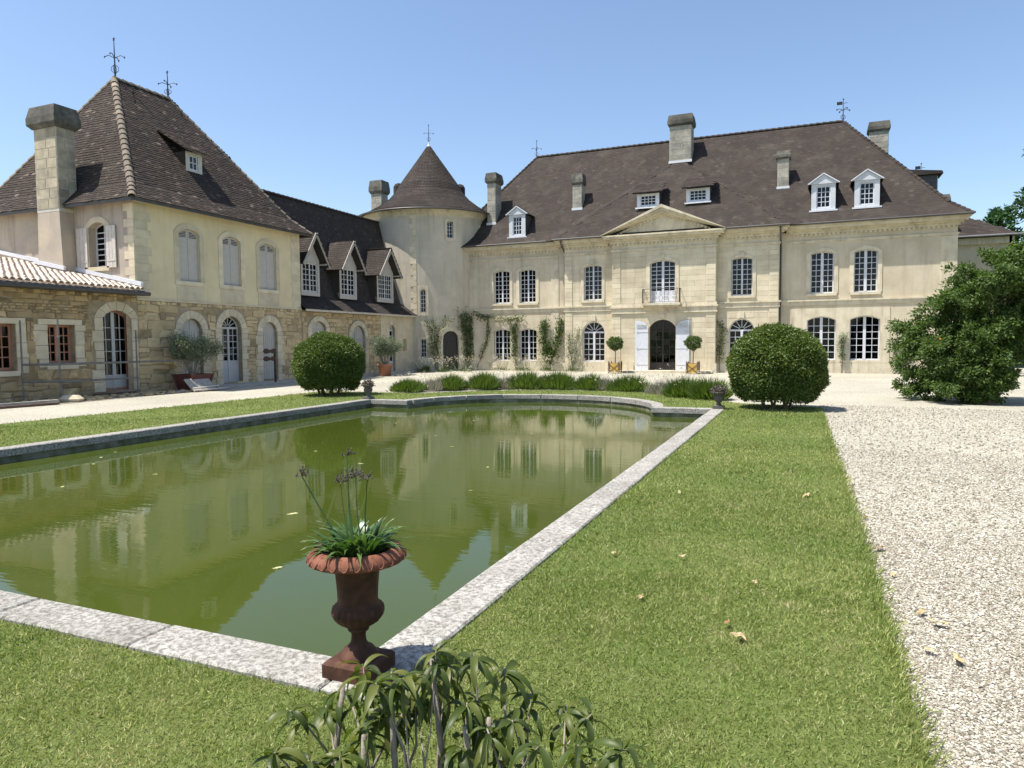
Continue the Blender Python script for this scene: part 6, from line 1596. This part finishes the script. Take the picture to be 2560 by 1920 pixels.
for i, (x, y, s, lab) in enumerate(spots):
    o = bpy.data.objects.new('fallen_leaf', ML[i % 5]); COL.objects.link(o); o.location = (x, y, .03 if x < .48 else .005); o.rotation_euler = (random.gauss(0, .25), random.gauss(0, .25), random.uniform(0, 6)); o.scale = (s, s*.75, s); tag(o, lab, 'leaf', GLF)
GFL = 'leaves floating on the pool'
fl_ = [(-9.1, 6.2, 'pale leaf floating left of the urn in the near water'), (-8.7, 7.3, 'pale leaf floating just beyond the leaf left of the urn'), (-6.4, 9.1, 'small leaf floating mid-pool behind the urn plant'), (-5.9, 11.2, 'small leaf floating near the pool centre'),
       (-6.9, 12.4, 'tiny leaf floating just left of the pool centre'), (-4.4, 9.5, 'pale leaf floating off the right coping, midway along'), (-7.9, 9.9, 'small leaf floating left of the pool centre'), (-10.9, 8.1, 'pale leaf floating close to the left pool wall'), (-11.2, 8.6, 'leaf floating hard against the left pool wall'),
       (-10.4, 7.6, 'leaf floating nearest the left edge of the picture'), (-5.2, 13.4, 'tiny leaf floating beyond the pool centre to the right'), (-3.9, 14.9, 'leaf floating near the right-hand far corner of the pool'), (-8.9, 14.1, 'leaf floating on the reflection of the left round bush'), (-7.4, 15.2, 'tiny leaf floating before the curved far end'), (-3.9, 7.9, 'leaf floating near the right coping closest to the urn')]
for i, (x, y, lab) in enumerate(fl_):
    o = bpy.data.objects.new('floating_leaf', PLV[i % 4]); COL.objects.link(o); s = random.uniform(.06, .12); o.location = (x, y, -.207); o.rotation_euler = (0, 0, random.uniform(0, 6)); o.scale = (s, s*.7, s*.12); tag(o, lab, 'leaf', GFL)
for (x, y, s, lab) in ((-4.05, 4.55, .11, 'yellow-green leaf floating near the urn corner'), (-5.2, 6.1, .16, 'large pale leaf floating in the middle of the pool')):
    o = bpy.data.objects.new('floating_leaf', PLV[1]); COL.objects.link(o); o.location = (x, y, -.206); o.scale = (s, s*.6, s*.12); o.rotation_euler = (0, 0, 1.0); tag(o, lab, 'leaf', GFL)
# ================================================================ FOREGROUND SHRUB
WH = [(-1.123, 2.001, 0.661), (-1.202, 2.077, 0.546), (-1.03, 2.088, 0.633), (-0.962, 2.2, 0.545), (-1.145, 2.132, 0.547), (-1.191, 1.903, 0.6), (-1.263, 1.852, 0.594), (-1.524, 2.046, 0.43), (-1.349, 1.91, 0.606), (-1.567, 1.8, 0.467), (-1.624, 2.058, 0.346), (-1.326, 1.988, 0.416), (-1.317, 1.869, 0.429), (-1.518, 1.666, 0.408), (-1.358, 1.784, 0.366), (-1.012, 2.004, 0.503), (-0.925, 1.97, 0.451), (-0.789, 2.362, 0.361), (-0.669, 2.283, 0.394), (-1.015, 1.962, 0.377), (-0.658, 2.09, 0.392), (-0.481, 1.972, 0.481), (-0.873, 2.024, 0.322), (-0.598, 2.086, 0.342), (-0.412, 2.071, 0.355), (-0.705, 1.869, 0.5), (-1.296, 2.151, 0.416), (-1.419, 1.705, 0.383), (-1.192, 2.142, 0.469)]
for i in range(7):
    a_, b_ = random.sample(WH[:29], 2); WH.append(tuple(p_+(q_-p_)*.5+random.gauss(0, .03) for p_, q_ in zip(a_, b_)))
SH = thing('leafy_shrub', 'leggy shrub with drooping narrow leaves at the bottom foreground', 'shrub', (-1.05, 1.85, 0))
def lance(name, seed):
    r_ = random.Random(seed); V = []; F = []; n = 9; droop = r_.uniform(1.2, 2.3); tw = r_.uniform(-.25, .25)
    x = z = 0.0; a = r_.uniform(-.15, .35)
    for i in range(n+1):
        t = i/n; w_ = .5*math.sin(PI*min(1, t**.75*.97+.015)); k = tw*t
        cup = .25*w_
        V += [(x, -w_*math.cos(k), z+cup*0.35+w_*math.sin(k)*.15), (x, 0, z), (x, w_*math.cos(k), z+cup*0.35-w_*math.sin(k)*.15)]
        aa = a-droop*t; x += math.cos(aa)/n; z += math.sin(aa)/n
    for i in range(n):
        for q in (0, 1): F.append((3*i+q, 3*i+q+3, 3*i+q+4, 3*i+q+1))
    me = bpy.data.meshes.new(name); me.from_pydata(V, [], F); me.update(); me.polygons.foreach_set('use_smooth', [True]*len(F)); me.materials.append(MAT['peach_leaf']); return me
LN = [lance('lance_leaf_%d' % i, i) for i in range(14)]; LV = []
bases = [(-1.2, 1.86), (-1.13, 1.9), (-1.02, 1.94), (-.9, 1.98), (-1.34, 1.8), (-.78, 2.02)]
sw0 = wl(SH)
for i, w_ in enumerate(WH):
    p = Vector(w_)-Vector((0, 0, .03)); b = min(bases, key=lambda q: (q[0]-p.x)**2+(q[1]-p.y)**2+random.uniform(0, .05)); b0 = Vector((b[0]+random.gauss(0, .03), b[1]+random.gauss(0, .03), -.02))
    mid = b0.lerp(p, .55)+Vector((random.gauss(0, .04), random.gauss(0, .04), .05)); low = b0.lerp(mid, .5)+Vector((random.gauss(0, .015), random.gauss(0, .015), 0))
    th = random.uniform(.0035, .0065)
    MB().tube([b0, low, mid, mid.lerp(p, .6)+Vector((0, 0, .012)), p], [th*1.3, th*1.1, th*.8, th*.6, th*.4], 7).build('branch', 'bark_pale', SH, smooth=True)
    nl = random.randint(11, 14); a0 = random.uniform(0, 6)
    for k in range(nl):
        a = a0+k*2.4+random.gauss(0, .15); L = random.uniform(.1, .155)*(1 if k < 11 else .65)
        up = .2+.55*random.random()-.85*(k/nl); dn = p-mid; bk = p-dn.normalized()*(.09*(1-k/nl)*random.random())
        LV.append((Matrix.Translation(bk) @ Matrix.Rotation(a, 4, 'Z') @ Matrix.Rotation(up, 4, 'Y') @ Matrix.Rotation(random.gauss(0, .25), 4, 'X') @ Matrix.Diagonal((L, L*random.uniform(.17, .225), L, 1)), random.randrange(len(LN)), L))
pieces(SH, 'leaf', LV, LN, 'peach_leaf', 300, 'leaves')
# bare cut stubs
for (x, y, z) in ((-1.0, 1.96, .42), (-.93, 2.0, .44), (-1.29, 1.82, .40), (-1.24, 1.9, .56), (-1.5, 2.0, .45), (-1.14, 2.0, .6)):
    b0 = Vector((x+random.gauss(0, .04), y+random.gauss(0, .04), -.02)); MB().tube([b0, b0.lerp(Vector((x, y, z)), .5)+Vector((.01, 0, 0)), (x, y, z)], [.012, .011, .008], 7).build('branch', 'bark_pale', SH, smooth=True)
bpy.context.view_layer.update()
